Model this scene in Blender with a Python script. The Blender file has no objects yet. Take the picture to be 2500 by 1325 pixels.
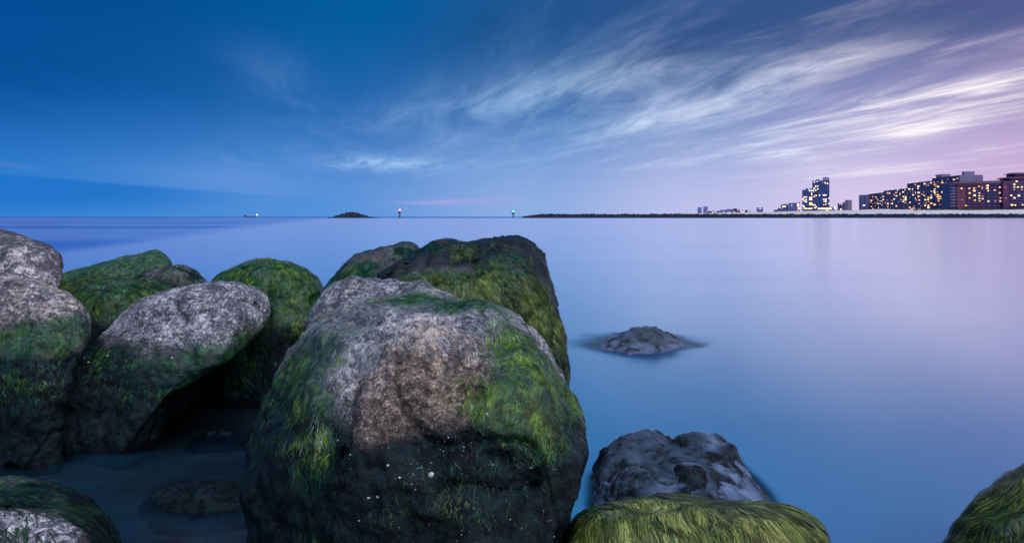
import bpy, math, random
import numpy as np
from mathutils import Vector
from mathutils.bvhtree import BVHTree
random.seed(7); rng = np.random.default_rng(7)
SC = bpy.context.scene; COL = SC.collection
# ------------------------------------------------------------------ camera
H = 1.6; F = 1389.0; CX = 1250.0; HY = 528.0          # eye height, focal length in photo pixels, horizon row
cam_d = bpy.data.cameras.new('camera'); cam = bpy.data.objects.new('camera', cam_d); COL.objects.link(cam)
cam.location = (0, 0, H); cam.rotation_euler = (math.radians(90), 0, 0)
cam_d.sensor_width = 36; cam_d.lens = 36*F/2500; cam_d.shift_y = -(662.5-HY)/2500
cam_d.clip_start = 0.05; cam_d.clip_end = 60000
SC.camera = cam
SC.view_settings.view_transform = 'Standard'; SC.view_settings.look = 'None'
SC.view_settings.exposure = 0.0; SC.view_settings.gamma = 1.0; SC.view_settings.use_curve_mapping = False
SC.cycles.max_bounces = 5; SC.cycles.transparent_max_bounces = 12; SC.cycles.use_denoising = True
SC.cycles.sample_clamp_indirect = 4.0; SC.cycles.caustics_reflective = False; SC.cycles.caustics_refractive = False
def P(px, py, Y): return np.array([(px-CX)/F*Y, Y, H-(py-HY)/F*Y])
# ------------------------------------------------------------------ node helper
class S:
    """a node socket or number with arithmetic"""
    def __init__(s, nt, v): s.nt, s.v = nt, v
    def _m(s, op, o=None, o2=None, clamp=False):
        n = s.nt.nodes.new('ShaderNodeMath'); n.operation = op; n.use_clamp = clamp
        for i, q in enumerate((s, o, o2)):
            if q is None: continue
            q = q.v if isinstance(q, S) else q
            if isinstance(q, (int, float)): n.inputs[i].default_value = q
            else: s.nt.links.new(q, n.inputs[i])
        return S(s.nt, n.outputs[0])
    def __add__(s, o): return s._m('ADD', o)
    __radd__ = __add__
    def __sub__(s, o): return s._m('SUBTRACT', o)
    def __rsub__(s, o): return S(s.nt, float(o))._m('SUBTRACT', s)
    def __mul__(s, o): return s._m('MULTIPLY', o)
    __rmul__ = __mul__
    def __truediv__(s, o): return s._m('DIVIDE', o)
    def __pow__(s, o): return s._m('POWER', o)
    def mx(s, o): return s._m('MAXIMUM', o)
    def mn(s, o): return s._m('MINIMUM', o)
    def abs(s): return s._m('ABSOLUTE')
    def exp(s): return s._m('EXPONENT')
    def clamp(s): return s._m('ADD', 0.0, clamp=True)
    def step(s, a, b):
        n = s.nt.nodes.new('ShaderNodeMapRange'); n.interpolation_type = 'SMOOTHSTEP'
        s.nt.links.new(s.v, n.inputs[0]); n.inputs[1].default_value = a; n.inputs[2].default_value = b
        return S(s.nt, n.outputs[0])
def link(nt, v, sock):
    v = v.v if isinstance(v, S) else v
    if isinstance(v, (int, float)): sock.default_value = v
    elif isinstance(v, (tuple, list)): sock.default_value = tuple(v)+((1,) if len(v) == 3 and len(sock.default_value) == 4 else ())
    else: nt.links.new(v, sock)
def mixc(nt, f, a, b, mode='MIX'):
    n = nt.nodes.new('ShaderNodeMix'); n.data_type = 'RGBA'; n.blend_type = mode
    link(nt, f, n.inputs[0]); link(nt, a, n.inputs[6]); link(nt, b, n.inputs[7]); return n.outputs[2]
def ramp(nt, f, pts, interp='EASE'):
    n = nt.nodes.new('ShaderNodeValToRGB'); n.color_ramp.interpolation = interp; e = n.color_ramp.elements
    while len(e) < len(pts): e.new(0.5)
    for i, (p, c) in enumerate(pts): e[i].position = p; e[i].color = tuple(c)+(1,)
    link(nt, f, n.inputs[0]); return n.outputs[0]
def noise(nt, vec, scale, detail=3, rough=0.5, dist=0.0):
    n = nt.nodes.new('ShaderNodeTexNoise'); n.inputs['Scale'].default_value = scale; n.inputs['Detail'].default_value = detail
    n.inputs['Roughness'].default_value = rough; n.inputs['Distortion'].default_value = dist
    if vec is not None: nt.links.new(vec, n.inputs['Vector'])
    return S(nt, n.outputs[0])
def comb(nt, x, y, z):
    n = nt.nodes.new('ShaderNodeCombineXYZ')
    for i, q in enumerate((x, y, z)): link(nt, q, n.inputs[i])
    return n.outputs[0]
# ------------------------------------------------------------------ sky
GLOW_AZ = 112.0; SUN_AZ, SUN_EL = 138.0, 57.0          # degrees right of the view axis: middle of the afterglow band, soft light from it and behind
W = bpy.data.worlds.new('World'); SC.world = W; W.cycles.sampling_method = 'MANUAL'; W.cycles.sample_map_resolution = 512; W.use_nodes = True; nt = W.node_tree; nt.nodes.clear()
tc = nt.nodes.new('ShaderNodeTexCoord'); sp = nt.nodes.new('ShaderNodeSeparateXYZ'); nt.links.new(tc.outputs['Generated'], sp.inputs[0])
x, y, z = (S(nt, sp.outputs[i]) for i in range(3))
hl = ((x*x+y*y)._m('SQRT')).mx(0.001)
ga = math.radians(GLOW_AZ); c = (x*math.sin(ga)+y*math.cos(ga))/hl; sa = math.radians(SUN_AZ)          # -1 away from the glow .. 1 towards it
te = (z/hl).mx(0.0)                                                        # tangent of the elevation
c01 = c*0.5+0.5
hor = ramp(nt, c01, [(.03, (.030, .22, .66)), (.16, (.085, .28, .70)), (.33, (.27, .42, .77)), (.47, (.50, .53, .83)), (.58, (.68, .57, .84)), (.68, (.66, .46, .72)), (1, (.85, .50, .60))])
mid = ramp(nt, c01, [(.03, (.002, .095, .37)), (.16, (.016, .14, .43)), (.33, (.085, .23, .54)), (.47, (.17, .29, .57)), (.58, (.30, .32, .60)), (.68, (.37, .31, .57)), (1, (.55, .36, .50))])
top = ramp(nt, c01, [(.03, (.0, .055, .23)), (.2, (.0, .10, .30)), (.33, (.012, .095, .265)), (.47, (.034, .095, .25)), (.58, (.050, .080, .22)), (.68, (.070, .075, .22)), (1, (.12, .10, .25))])
base = mixc(nt, te.step(0.0, .20), hor, mid); base = mixc(nt, te.step(.08, .36), base, top)
# cloud sheet: parallel wind streaks on a plane overhead, running towards azimuth -16 degrees
ca, sn = math.cos(math.radians(-16)), math.sin(math.radians(-16))
q = z.mx(0.0)+0.035
al = (x*sn+y*ca)/q; ac = (x*ca-y*sn)/q
wob = noise(nt, comb(nt, al*0.25, ac*0.5, 3.0), 1.0, 2)
st1 = noise(nt, comb(nt, al*0.48, ac*1.6+wob*1.8, 0.0), 1.0, 7, .62, .55)
st2 = noise(nt, comb(nt, al*1.1, ac*3.4+wob*2.4, 7.0), 1.0, 6, .65, .6)
u = x/y.mx(0.05); v = z/y.mx(0.05); fw = y.step(0.05, 0.3)
def blob(px, py, rx, ry, slope):
    """soft elliptical patch of the cloud sheet, by direction"""
    n = math.hypot(1, slope); e = (1/n, -slope/n)
    du = u-(px-CX)/F; dv = v-(HY-py)/F
    a = (du*e[0]+dv*e[1])*(F/rx); b = (dv*e[0]-du*e[1])*(F/ry)
    return ((a*a+b*b)*-1.0).exp()
def bsum(L):
    t = None
    for *g, w in L:
        k = blob(*g)*w; t = k if t is None else t+k
    return t*fw
bright = bsum([(1500, 250, 420, 95, -.18, .20), (2200, 300, 420, 110, -.18, .20), (1000, 330, 380, 90, -.05, .12), (1330, 225, 270, 52, -.16, .42), (1880, 200, 290, 42, -.31, .75), (2130, 272, 260, 42, -.20, .8), (2390, 240, 200, 36, -.22, .6), (2250, 320, 110, 20, -.16, .9),
               (1890, 372, 110, 26, .05, .8), (950, 402, 150, 17, .03, 1.1), (2420, 215, 200, 40, -.2, .5), (1600, 300, 210, 26, -.13, .45), (690, 200, 120, 60, .5, .16),
               (2100, 420, 160, 14, -.05, .55), (1640, 400, 80, 10, -.1, .3), (560, 400, 120, 40, .05, .16)])
dark = bsum([(1850, 60, 560, 100, -.20, 1.2), (2400, 60, 260, 60, -.2, .6), (1300, 40, 260, 60, -.25, .6), (1800, 200, 150, 22, -.3, .4), (330, 130, 260, 110, .1, .4), (60, 180, 160, 120, 0, .4),
             (1500, 150, 160, 26, -.35, .35)])
streak = (st1.step(.36, .68)*.65+st2.step(.38, .70)*.5)
cf = (bright*(streak*1.15+.12)).clamp()
gen = st1.step(.46, .72)*st2.step(.34, .66)*te.step(.0, .1)*(te*-2.0+1.0).clamp()*c01.step(.1, .62)*.62
cl_col = ramp(nt, c01, [(.03, (.10, .30, .66)), (.2, (.30, .50, .84)), (.33, (.42, .62, .86)), (.5, (.68, .74, .92)), (.62, (.98, .90, .95)), (.72, (1.0, .90, .88)), (1, (1.0, .78, .72))])
dk_col = mixc(nt, c01.step(.12, .62), (.0, .055, .19), (.038, .088, .225))
base = mixc(nt, (dark*(st1.step(.66, .30)*.7+.4)).clamp(), base, dk_col)
base = mixc(nt, gen.clamp(), base, cl_col)
base = mixc(nt, cf, base, cl_col)
# low bank of blue cloud over the open sea, and thin pink wisps at the horizon
edge = (v*F - (103.0+(u*-1.0-.9)*115.0+wob*8.0-4.0))
bank = edge.step(5.0, -5.0)*(u*-1.0).step(.40, .72)*fw*(v*F).step(-10, 55)
base = mixc(nt, bank*.8, base, (.008, .165, .58))
above = bsum([(560, 440, 240, 34, .09, .5), (640, 478, 120, 10, .06, .4)])*edge.step(-2.0, 8.0)
wisp = bsum([(1130, 490, 110, 4, -.03, .9), (1060, 497, 90, 4, .02, .5), (40, 405, 50, 5, .15, .12), (1210, 500, 60, 3, .1, .4)])*st2.step(.25, .6)
base = mixc(nt, (above*.55).clamp(), base, (.20, .36, .76)); base = mixc(nt, wisp.clamp(), base, (.42, .38, .78))
# physical twilight sky added under it
nk = nt.nodes.new('ShaderNodeTexSky'); nk.sky_type = 'NISHITA'; nk.sun_disc = False
nk.sun_elevation = math.radians(1.0); nk.sun_rotation = math.radians(SUN_AZ); nk.ozone_density = 5.0
tint = mixc(nt, 1.0, nk.outputs[0], (.25, .35, .8), 'MULTIPLY')
tint = mixc(nt, 1.0, tint, (.06, .06, .06), 'MULTIPLY')
fin = mixc(nt, 1.0, base, tint, 'ADD')
bg = nt.nodes.new('ShaderNodeBackground'); bg.inputs[1].default_value = 1.0; nt.links.new(fin, bg.inputs[0])
wo = nt.nodes.new('ShaderNodeOutputWorld'); nt.links.new(bg.outputs[0], wo.inputs[0])
# ------------------------------------------------------------------ afterglow as one soft warm sun
sd = bpy.data.lights.new('sun', 'SUN'); sun = bpy.data.objects.new('sun', sd); COL.objects.link(sun)
sd.energy = 3.9; sd.angle = math.radians(75); sd.color = (1.0, .98, .98)
sv = Vector((math.sin(sa)*math.cos(math.radians(SUN_EL)), math.cos(sa)*math.cos(math.radians(SUN_EL)), math.sin(math.radians(SUN_EL))))
sun.rotation_euler = sv.to_track_quat('Z', 'Y').to_euler()
# ------------------------------------------------------------------ materials
def newmat(name):
    m = bpy.data.materials.new(name); m.use_nodes = True; nt = m.node_tree; nt.nodes.clear()
    o = nt.nodes.new('ShaderNodeOutputMaterial'); return m, nt, o
def pbsdf(nt, o, col, rough, spec=.5, normal=None, metal=0.0, emit=None, es=0.0):
    b = nt.nodes.new('ShaderNodeBsdfPrincipled'); link(nt, col, b.inputs['Base Color']); link(nt, rough, b.inputs['Roughness'])
    b.inputs['Specular IOR Level'].default_value = spec; b.inputs['Metallic'].default_value = metal
    if normal is not None: nt.links.new(normal, b.inputs['Normal'])
    if emit: b.inputs['Emission Color'].default_value = tuple(emit)+(1,); b.inputs['Emission Strength'].default_value = es
    nt.links.new(b.outputs[0], o.inputs[0]); return b
def attr(nt, name, out='Fac'):
    n = nt.nodes.new('ShaderNodeAttribute'); n.attribute_name = name; return n.outputs[out]
def bump(nt, h, strength, dist, normal=None):
    n = nt.nodes.new('ShaderNodeBump'); n.inputs['Strength'].default_value = strength; n.inputs['Distance'].default_value = dist
    link(nt, h, n.inputs['Height'])
    if normal is not None: nt.links.new(normal, n.inputs['Normal'])
    return n.outputs[0]
def geo_pos(nt): return nt.nodes.new('ShaderNodeNewGeometry').outputs['Position']
def rock_material():
    m, nt, o = newmat('boulder_stone'); p = geo_pos(nt)
    n1 = noise(nt, p, 7, 5, .6); n2 = noise(nt, p, 52, 6, .74); n3 = noise(nt, p, 170, 3, .6); n4 = noise(nt, p, 19, 4, .6, .5)
    warm = S(nt, attr(nt, 'warm')); pale = S(nt, attr(nt, 'pale')); alg = S(nt, attr(nt, 'algae')); tide = S(nt, attr(nt, 'tide'))
    n5 = noise(nt, p, 2.6, 3, .55)
    tone = (((n2-.5)*1.05+(n3-.5)*.35+(n4-.5)*.6+(n1-.5)*.4+(n5-.5)*.5)+.5).clamp()
    stone = ramp(nt, tone, [(.30, (.012, .014, .022)), (.43, (.07, .08, .12)), (.55, (.24, .255, .33)), (.66, (.66, .67, .77))], 'LINEAR')
    brown = ramp(nt, tone, [(.30, (.012, .009, .010)), (.43, (.08, .06, .055)), (.56, (.25, .195, .165)), (.68, (.60, .51, .44))], 'LINEAR')
    st = mixc(nt, (warm+(n1-.5)*.9).step(.15, .85), stone, brown)
    dk = mixc(nt, n2.step(.3, .7), (.012, .014, .022), (.085, .085, .115))
    st = mixc(nt, (pale+(n4-.5)*1.1+(n1-.5)*1.3).step(.62, .12), st, dk)
    st = mixc(nt, n3.step(.60, .70)*.55, st, (.55, .53, .52)); st = mixc(nt, n3.step(.40, .30)*.8, st, (.01, .01, .012))
    gr = ramp(nt, ((n2-.5)*.85+(n4-.5)*.6+.5), [(.34, (.001, .010, .010)), (.45, (.004, .048, .034)), (.54, (.014, .105, .046)), (.64, (.075, .165, .026))], 'LINEAR')
    af = (alg+(n4-.5)*1.2+(n2-.5)*.9+(n1-.5)*.6).step(.24, .74)
    st = mixc(nt, af*.93, st, gr)
    film = mixc(nt, n4.step(.35, .65), (.002, .004, .009), (.008, .026, .036))  # wet film; teal patches put its bluish sheen into the colour
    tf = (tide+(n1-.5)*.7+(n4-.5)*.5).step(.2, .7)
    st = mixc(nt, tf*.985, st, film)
    rg = (tf*-.30+.60-af*.16+(n3-.5)*.3)
    b1 = bump(nt, n4, .9, .03); b2 = bump(nt, n2, 1.0, .016, b1); b3 = bump(nt, n3, .9, .006, b2)
    pb = pbsdf(nt, o, st, (rg-.08).clamp(), .17, b3); link(nt, (1.0-tf)*.38+.14, pb.inputs['Specular IOR Level']); return m
ROCK = rock_material()
def strand_material():
    m, nt, o = newmat('algae_strand'); p = geo_pos(nt)
    cc = attr(nt, 'col', 'Color'); n = noise(nt, p, 30, 3)
    pbsdf(nt, o, mixc(nt, n.step(.3, .7)*.5, cc, mixc(nt, 1.0, cc, (.45, .5, .45), 'MULTIPLY')), .42, .25); return m
ALG = strand_material()
def simple(name, col, rough=.6, var=.25, scale=2.0, spec=.5, metal=0.0, emit=None, es=0.0):
    m, nt, o = newmat(name); p = geo_pos(nt); n = noise(nt, p, scale, 4)
    d = tuple(q*(1-var) for q in col); e = tuple(min(1, q*(1+var)) for q in col)
    pbsdf(nt, o, mixc(nt, n.step(.3, .7), d, e), rough, spec, None, metal, emit, es); return m
SHELL = simple('shell', (.32, .33, .34), .55, .45, 60)
# ------------------------------------------------------------------ numpy noise
def _h(ix, iy, iz, s):
    h = (ix.astype(np.int64)*374761393+iy.astype(np.int64)*668265263+iz.astype(np.int64)*2147483647+s*974711) & 0xffffffff
    h = ((h ^ (h >> 13))*1274126177) & 0xffffffff; h = ((h ^ (h >> 16))*2246822519) & 0xffffffff
    return ((h ^ (h >> 15)) & 0xffffff)/16777215.0
def vn(p, s=0):
    i = np.floor(p); f = p-i; i = i.astype(np.int64); w = f*f*f*(f*(f*6-15)+10); r = 0
    for a in (0, 1):
        for b in (0, 1):
            for c in (0, 1):
                r = r + (w[:, 0] if a else 1-w[:, 0])*(w[:, 1] if b else 1-w[:, 1])*(w[:, 2] if c else 1-w[:, 2])*_h(i[:, 0]+a, i[:, 1]+b, i[:, 2]+c, s)
    return r*2-1
def fbm(p, f, o=4, s=0, g=.5):
    t = 0; a = 1; n = 0
    for k in range(o): t = t+a*vn(p*f+k*17.3, s+k); n += a; a *= g; f *= 2.03
    return t/n
def ridged(p, f, o=4, s=0, g=.55):
    t = 0; a = 1; n = 0
    for k in range(o): t = t+a*(1-2*np.abs(vn(p*f+k*9.7, s+k))); n += a; a *= g; f *= 2.1
    return t/n
def sm(x, a, b): t = np.clip((x-a)/(b-a), 0, 1); return t*t*(3-2*t)
# ------------------------------------------------------------------ object helpers
def tag(o, label=None, cat=None, group=None, kind=None):
    if label: o['label'] = label
    if cat: o['category'] = cat
    if group: o['group'] = group
    if kind: o['kind'] = kind
    return o
def mesh_obj(name, V, Fc, mat, parent=None, loc=None, smooth=False):
    me = bpy.data.meshes.new(name); V = np.asarray(V, float)
    if loc is not None: V = V-np.array(loc)
    me.from_pydata(V.tolist(), [], Fc if isinstance(Fc, list) else Fc.tolist())
    if smooth: me.polygons.foreach_set('use_smooth', np.ones(len(me.polygons), bool))
    me.materials.append(mat); me.update()
    o = bpy.data.objects.new(name, me); COL.objects.link(o)
    if loc is not None and parent is None: o.location = loc
    if parent is not None: o.parent = parent
    return o
def fattr(o, name, vals):
    a = o.data.attributes.new(name, 'FLOAT', 'POINT'); a.data.foreach_set('value', np.asarray(vals, np.float32))
# ------------------------------------------------------------------ boulders
BVHS = []
ZB = -1.0
def outline(pts, na):
    """closed outline in x,z resampled evenly along its length from its first point -> centre and offsets"""
    p = np.array(pts); q = np.vstack([p, p[:1]]); l = np.r_[0, np.cumsum(np.hypot(*np.diff(q, axis=0).T))]
    t = np.linspace(0, l[-1], na, endpoint=False); d = np.stack([np.interp(t, l, q[:, 0]), np.interp(t, l, q[:, 1])], 1)
    k = max(2, na//60); ker = np.hanning(2*k+3); ker /= ker.sum(); m = 2*k+4
    for a in (0, 1): d[:, a] = np.convolve(np.r_[d[-m:, a], d[:, a], d[:m, a]], ker, 'same')[m:-m]
    c = (p.max(0)+p.min(0))/2; return c, d-c
def boulder(name, label, keys, capf=.12, capb=.15, na=260, nr=120, amp=1.0, seed=1, closed=False, fz=None, cat='boulder', extra=None, low=1.0, crack=1.0, facets=9):
    """loft of outlines (depth, [(px, py) left to right over the top]) with rounded ends, roughened by noise"""
    K = []
    for Y, pts in keys:
        w = [P(a, b, Y)[[0, 2]] for a, b in pts]
        if not closed:
            w = [np.array([w[0][0]+.02, ZB])]+w+[np.array([w[-1][0]-.02, ZB])]
        c, r = outline(w, na); K.append((Y, c, r))
    Ys = np.array([k[0] for k in K]); Cs = np.array([k[1] for k in K]); Rs = np.array([k[2] for k in K]); n = len(K)
    def cr(A, s):
        i = int(min(max(math.floor(s), 0), n-2)); t = s-i
        p0, p1, p2, p3 = A[max(i-1, 0)], A[i], A[i+1], A[min(i+2, n-1)]
        return .5*(2*p1+(p2-p0)*t+(2*p0-5*p1+4*p2-p3)*t*t+(3*p1-p0-3*p2+p3)*t**3)
    rings = []
    ncap = max(10, nr//4)
    for k in range(1, ncap):
        a = k/ncap*math.pi/2; s = math.sin(a)**.85
        c0 = Cs[0].copy()
        if fz is not None: c0[1] = fz*(1-s)+Cs[0][1]*s
        rings.append((Ys[0]-capf*math.cos(a), c0, Rs[0]*s))
    for s in np.linspace(0, n-1, nr): rings.append((cr(Ys, s), cr(Cs, s), cr(Rs, s)))
    for k in range(1, ncap):
        a = math.pi/2-k/ncap*math.pi/2; s = math.sin(a)**.85
        rings.append((Ys[-1]+capb*math.cos(a), Cs[-1], Rs[-1]*s))
    V = np.concatenate([np.stack([c[0]+r[:, 0], np.full(na, Y), c[1]+r[:, 1]], 1) for Y, c, r in rings])
    M = len(rings); idx = np.arange(M*na).reshape(M, na); nx = np.roll(idx, -1, 1)
    Fq = np.stack([idx[:-1], nx[:-1], nx[1:], idx[1:]], -1).reshape(-1, 4)
    V = np.vstack([V, [[rings[0][1][0], rings[0][0]-.002, rings[0][1][1]]], [[rings[-1][1][0], rings[-1][0]+.002, rings[-1][1][1]]]])
    fr = [[M*na, int(nx[0, j]), int(idx[0, j])] for j in range(na)]; bk = [[M*na+1, int(idx[-1, j]), int(nx[-1, j])] for j in range(na)]
    def normals(V):
        a = V[Fq[:, 2]]-V[Fq[:, 0]]; b = V[Fq[:, 3]]-V[Fq[:, 1]]; fn = np.cross(a, b)
        N = np.zeros_like(V); ar = np.zeros(len(V)); l = np.linalg.norm(fn, axis=1)
        for k in range(4): np.add.at(N, Fq[:, k], fn); np.add.at(ar, Fq[:, k], l/8)
        N[-2] = (0, -1, 0); N[-1] = (0, 1, 0)
        return N/np.maximum(np.linalg.norm(N, axis=1), 1e-9)[:, None], ar
    fr_ = np.random.default_rng(seed*7+1); cen = V[:-2].mean(0); vis = V[:, 2] > min(0.0, V[:, 2].max()-.3)
    for k in range(facets):
        nn = fr_.normal(size=3); nn[2] = abs(nn[2])*.8; nn[1] = -abs(nn[1]) if fr_.random() < .6 else nn[1]; nn /= np.linalg.norm(nn)
        q = (V-cen)@nn; lim = np.quantile(q[vis], fr_.uniform(.945, .985)); V = V-nn*(np.clip(q-lim, 0, None)*.65)[:, None]
    N, ar = normals(V)
    if np.sum((V[:-2]-V[:-2].mean(0))*N[:-2]) < 0: N = -N; Fq = Fq[:, ::-1]; fr = [f[::-1] for f in fr]; bk = [f[::-1] for f in bk]
    smooth_V = V.copy()
    off = seed*13.7
    d = low*.045*fbm(V+off, 1.7, 2, seed)+.035*ridged(V+off, 2.6, 3, seed+5)+.026*fbm(V+off, 6, 3, seed+9)+.013*ridged(V+off, 12, 4, seed+11)+.006*fbm(V+off, 34, 3, seed+15)
    cr_ = np.abs(fbm(V+off*.7, 1.5, 3, seed+40)); d = d-.035*crack*np.exp(-(cr_/.014)**2)
    V = V+N*(d*amp)[:, None]
    if extra is not None: V = extra(V, N)
    N, ar = normals(V)
    if np.sum((V[:-2]-V[:-2].mean(0))*N[:-2]) < 0: N = -N
    bs = [float(V[:, 0].mean()), float(V[:, 1].mean()), float(V[:, 2].min())]
    faces = Fq.tolist()+fr+bk
    o = mesh_obj(name, V, faces, ROCK, None, bs, True); tag(o, label, cat)
    bv = BVHTree.FromPolygons(V.tolist(), faces); BVHS.append(bv)
    B = dict(o=o, V=V, N=N, ar=ar, bv=bv, base=np.array(bs), seed=seed, smooth=smooth_V, faces=faces, M=M, na=na)
    B['hi'] = sm(N[:, 2], -.2, .6); B['n'] = fbm(V+off, 2.2, 4, seed+60); B['n2'] = fbm(V+off, 6, 3, seed+70)
    return B
def hit(B, px, py):
    d = Vector((px-CX, F, HY-py)); d.normalize(); r = B['bv'].ray_cast(Vector((0, 0, H)), d)
    return None if r[0] is None else np.array(r[0])
def grooves(B, L):
    """cracks cut into the stone along lines traced on its face: (pixels, depth, half width)"""
    V = B['V']; push = np.zeros(len(V))
    for pts, dp, wd in L:
        q = [hit(B, *p) for p in pts]; q = np.array([p for p in q if p is not None])
        if len(q) < 2: continue
        t = np.linspace(0, len(q)-1, 60); pl = np.stack([np.interp(t, range(len(q)), q[:, k]) for k in range(3)], 1)
        pl = pl+.012*np.stack([fbm(pl, 9, 2, 50+k) for k in range(3)], 1)
        d = np.sqrt(((V[:, None]-pl[None])**2).sum(2).min(1)); push += dp*np.exp(-(d/wd)**2)
    B['V'] = V-B['N']*push[:, None]
    B['o'].data.vertices.foreach_set('co', (B['V']-B['base']).astype(np.float32).ravel()); B['o'].data.update()
def spots(B, L):
    """sum of soft patches placed on the stone where the photo shows them"""
    t = np.zeros(len(B['V']))
    for px, py, r, w in L:
        h = hit(B, px, py)
        if h is None: continue
        t += w*np.exp(-(((B['V']-h)**2).sum(1)/r**2))
    return t
def masks(B, algae, tide, warm, pale):
    B['algae'] = np.clip(algae, 0, 1.3)
    for k, v in (('algae', B['algae']), ('tide', tide), ('warm', warm), ('pale', pale)):
        fattr(B['o'], k, np.clip(v+np.zeros(len(B['V'])), 0, 1.3))
PAL = dict(green=[(.004, .035, .010), (.012, .075, .012), (.035, .115, .012), (.09, .16, .02)],
           teal=[(.002, .022, .016), (.003, .045, .030), (.010, .075, .044), (.03, .09, .02)],
           olive=[(.02, .05, .008), (.05, .09, .012), (.10, .135, .024), (.015, .045, .012)],
           pale=[(.20, .24, .32), (.13, .17, .25), (.06, .09, .15), (.32, .36, .42)],
           straw=[(.03, .07, .015), (.08, .125, .022), (.15, .19, .045), (.25, .28, .09)],
           dark=[(.002, .010, .008), (.004, .020, .013), (.008, .034, .020), (.014, .04, .012)])
def strands(B, weight, count, length, width, pal, lift=.006, swirl=.6, segs=5, flow=3.0, name='algae', grav=1.0, radial=.6, torn=.85, bias=(0, 0, 0)):
    """filaments that lie on the stone and trail downhill (walked over the stone's own grid)"""
    V, N = B['V'], B['N']; M, na = B['M'], B['na']; w = np.clip(weight, 0, None)*B['ar']; w[V[:, 2] < -.03] = 0; w[-2:] = 0
    w = w*((1-torn)+torn*sm(fbm(V+B['seed'], 8, 4, 77), -.06, .22))
    ids = rng.choice(len(V), count, p=w/w.sum()); sd = B['seed']*3.1
    G = V[:-2].reshape(M, na, 3); GN = N[:-2].reshape(M, na, 3)
    Di = np.gradient(G, axis=0); Dj = (np.roll(G, -1, 1)-np.roll(G, 1, 1))/2
    I = (ids//na)+rng.uniform(-.5, .5, count); J = (ids % na)+rng.uniform(-.5, .5, count)
    def smp(A, I, J):
        I = np.clip(I, 0, M-1.001); a = np.floor(I).astype(int); b = np.floor(J).astype(int); fi = (I-a)[:, None]; fj = (J-b)[:, None]
        a2, b1, b2 = np.minimum(a+1, M-1), b % na, (b+1) % na
        return (A[a, b1]*(1-fj)+A[a, b2]*fj)*(1-fi)+(A[a2, b1]*(1-fj)+A[a2, b2]*fj)*fi
    p0 = smp(G, I, J)
    fx = np.stack([fbm(p0+sd, flow, 2, 90+k) for k in range(3)], 1); fx2 = np.stack([fbm(p0+sd, flow*5, 2, 95+k) for k in range(3)], 1)
    g = np.array([0, 0, -1.0])*grav+fx*swirl*1.6+fx2*swirl*.9+rng.normal(0, .08, (count, 3))
    rd = p0-V.mean(0); rd[:, 2] = 0; g = g+radial*rd/(np.linalg.norm(rd, axis=1)[:, None]+1e-6)
    g = g+np.array(bias)
    cl = fbm(p0+sd, 22, 2, 99)*.5+.5; cv = fbm(p0+sd, 5, 3, 101); ph = rng.uniform(0, 6, count)
    L = length*rng.uniform(.4, 1.3, count); Wd = width*rng.uniform(.6, 1.4, count)
    pa = np.array(PAL[pal]); ci = np.clip(((cv*1.1+.5)+rng.normal(0, .2, count))*len(pa), 0, len(pa)-1.001)
    i0 = ci.astype(int); tt = (ci-i0)[:, None]; colr = (pa[i0]*(1-tt)+pa[np.minimum(i0+1, len(pa)-1)]*tt)*(rng.uniform(.55, 1.45, count)*np.clip(1+1.5*fbm(p0+sd, 34, 2, 105), .3, 2.2))[:, None]
    verts = np.zeros((count, segs+1, 2, 3))
    for k in range(segs+1):
        p = smp(G, I, J); n = smp(GN, I, J); n /= np.linalg.norm(n, axis=1)[:, None]+1e-9
        t = g-n*(g*n).sum(1)[:, None]; t /= np.linalg.norm(t, axis=1)[:, None]+1e-6; sd_ = np.cross(t, n); fr = k/segs
        ww = (Wd*(1-.75*fr)*.5)[:, None]
        c = p+n*((lift*(.15+1.3*cl)*math.sin(min(1, fr*1.3)*math.pi*.5+.3))+.001)[:, None]+sd_*(np.sin(ph+fr*5)*.004)[:, None]
        verts[:, k, 0] = c-sd_*ww; verts[:, k, 1] = c+sd_*ww
        a, b = smp(Di, I, J), smp(Dj, I, J); st = t*(L/segs)[:, None]
        aa, bb, ab = (a*a).sum(1), (b*b).sum(1), (a*b).sum(1); ta, tb = (a*st).sum(1), (b*st).sum(1); det = np.maximum(aa*bb-ab*ab, 1e-14)
        I = np.clip(I+np.clip((ta*bb-tb*ab)/det, -6, 6), 0, M-1.001); J = J+np.clip((tb*aa-ta*ab)/det, -12, 12)
    vv = verts.reshape(-1, 3); b = (np.arange(count)*(segs+1)*2)[:, None]+(np.arange(segs)*2)[None]
    b = b.reshape(-1); Fc = np.stack([b, b+1, b+3, b+2], 1)
    o = mesh_obj(name, vv-B['base'], Fc, ALG, B['o'], None, True); tag(o, kind='stuff')
    ca_ = o.data.color_attributes.new('col', 'FLOAT_COLOR', 'POINT')
    cc = np.ones((count, (segs+1)*2, 4), np.float32); cc[:, :, :3] = colr[:, None]
    ca_.data.foreach_set('color', cc.reshape(-1)); return o
def shells(B, L, r):
    for px, py, s in L:
        h = hit(B, px, py)
        if h is None: continue
        vs, fs = [(0, 0, .7)], []
        for k in range(8):
            a = k*math.pi/4; vs.append((math.cos(a)*(1+.2*math.sin(3*a)), math.sin(a)*.8, -.2)); fs.append([0, k+1, (k+1) % 8+1])
        h2, n, _, _ = B['bv'].find_nearest(h.tolist())
        o = mesh_obj('shell', np.array(vs)*r*s, fs, SHELL, B['o'], None, True)
        o.location = Vector(h.tolist())-Vector(B['base'].tolist()); o.rotation_euler = n.to_track_quat('Z', 'Y').to_euler()
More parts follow.
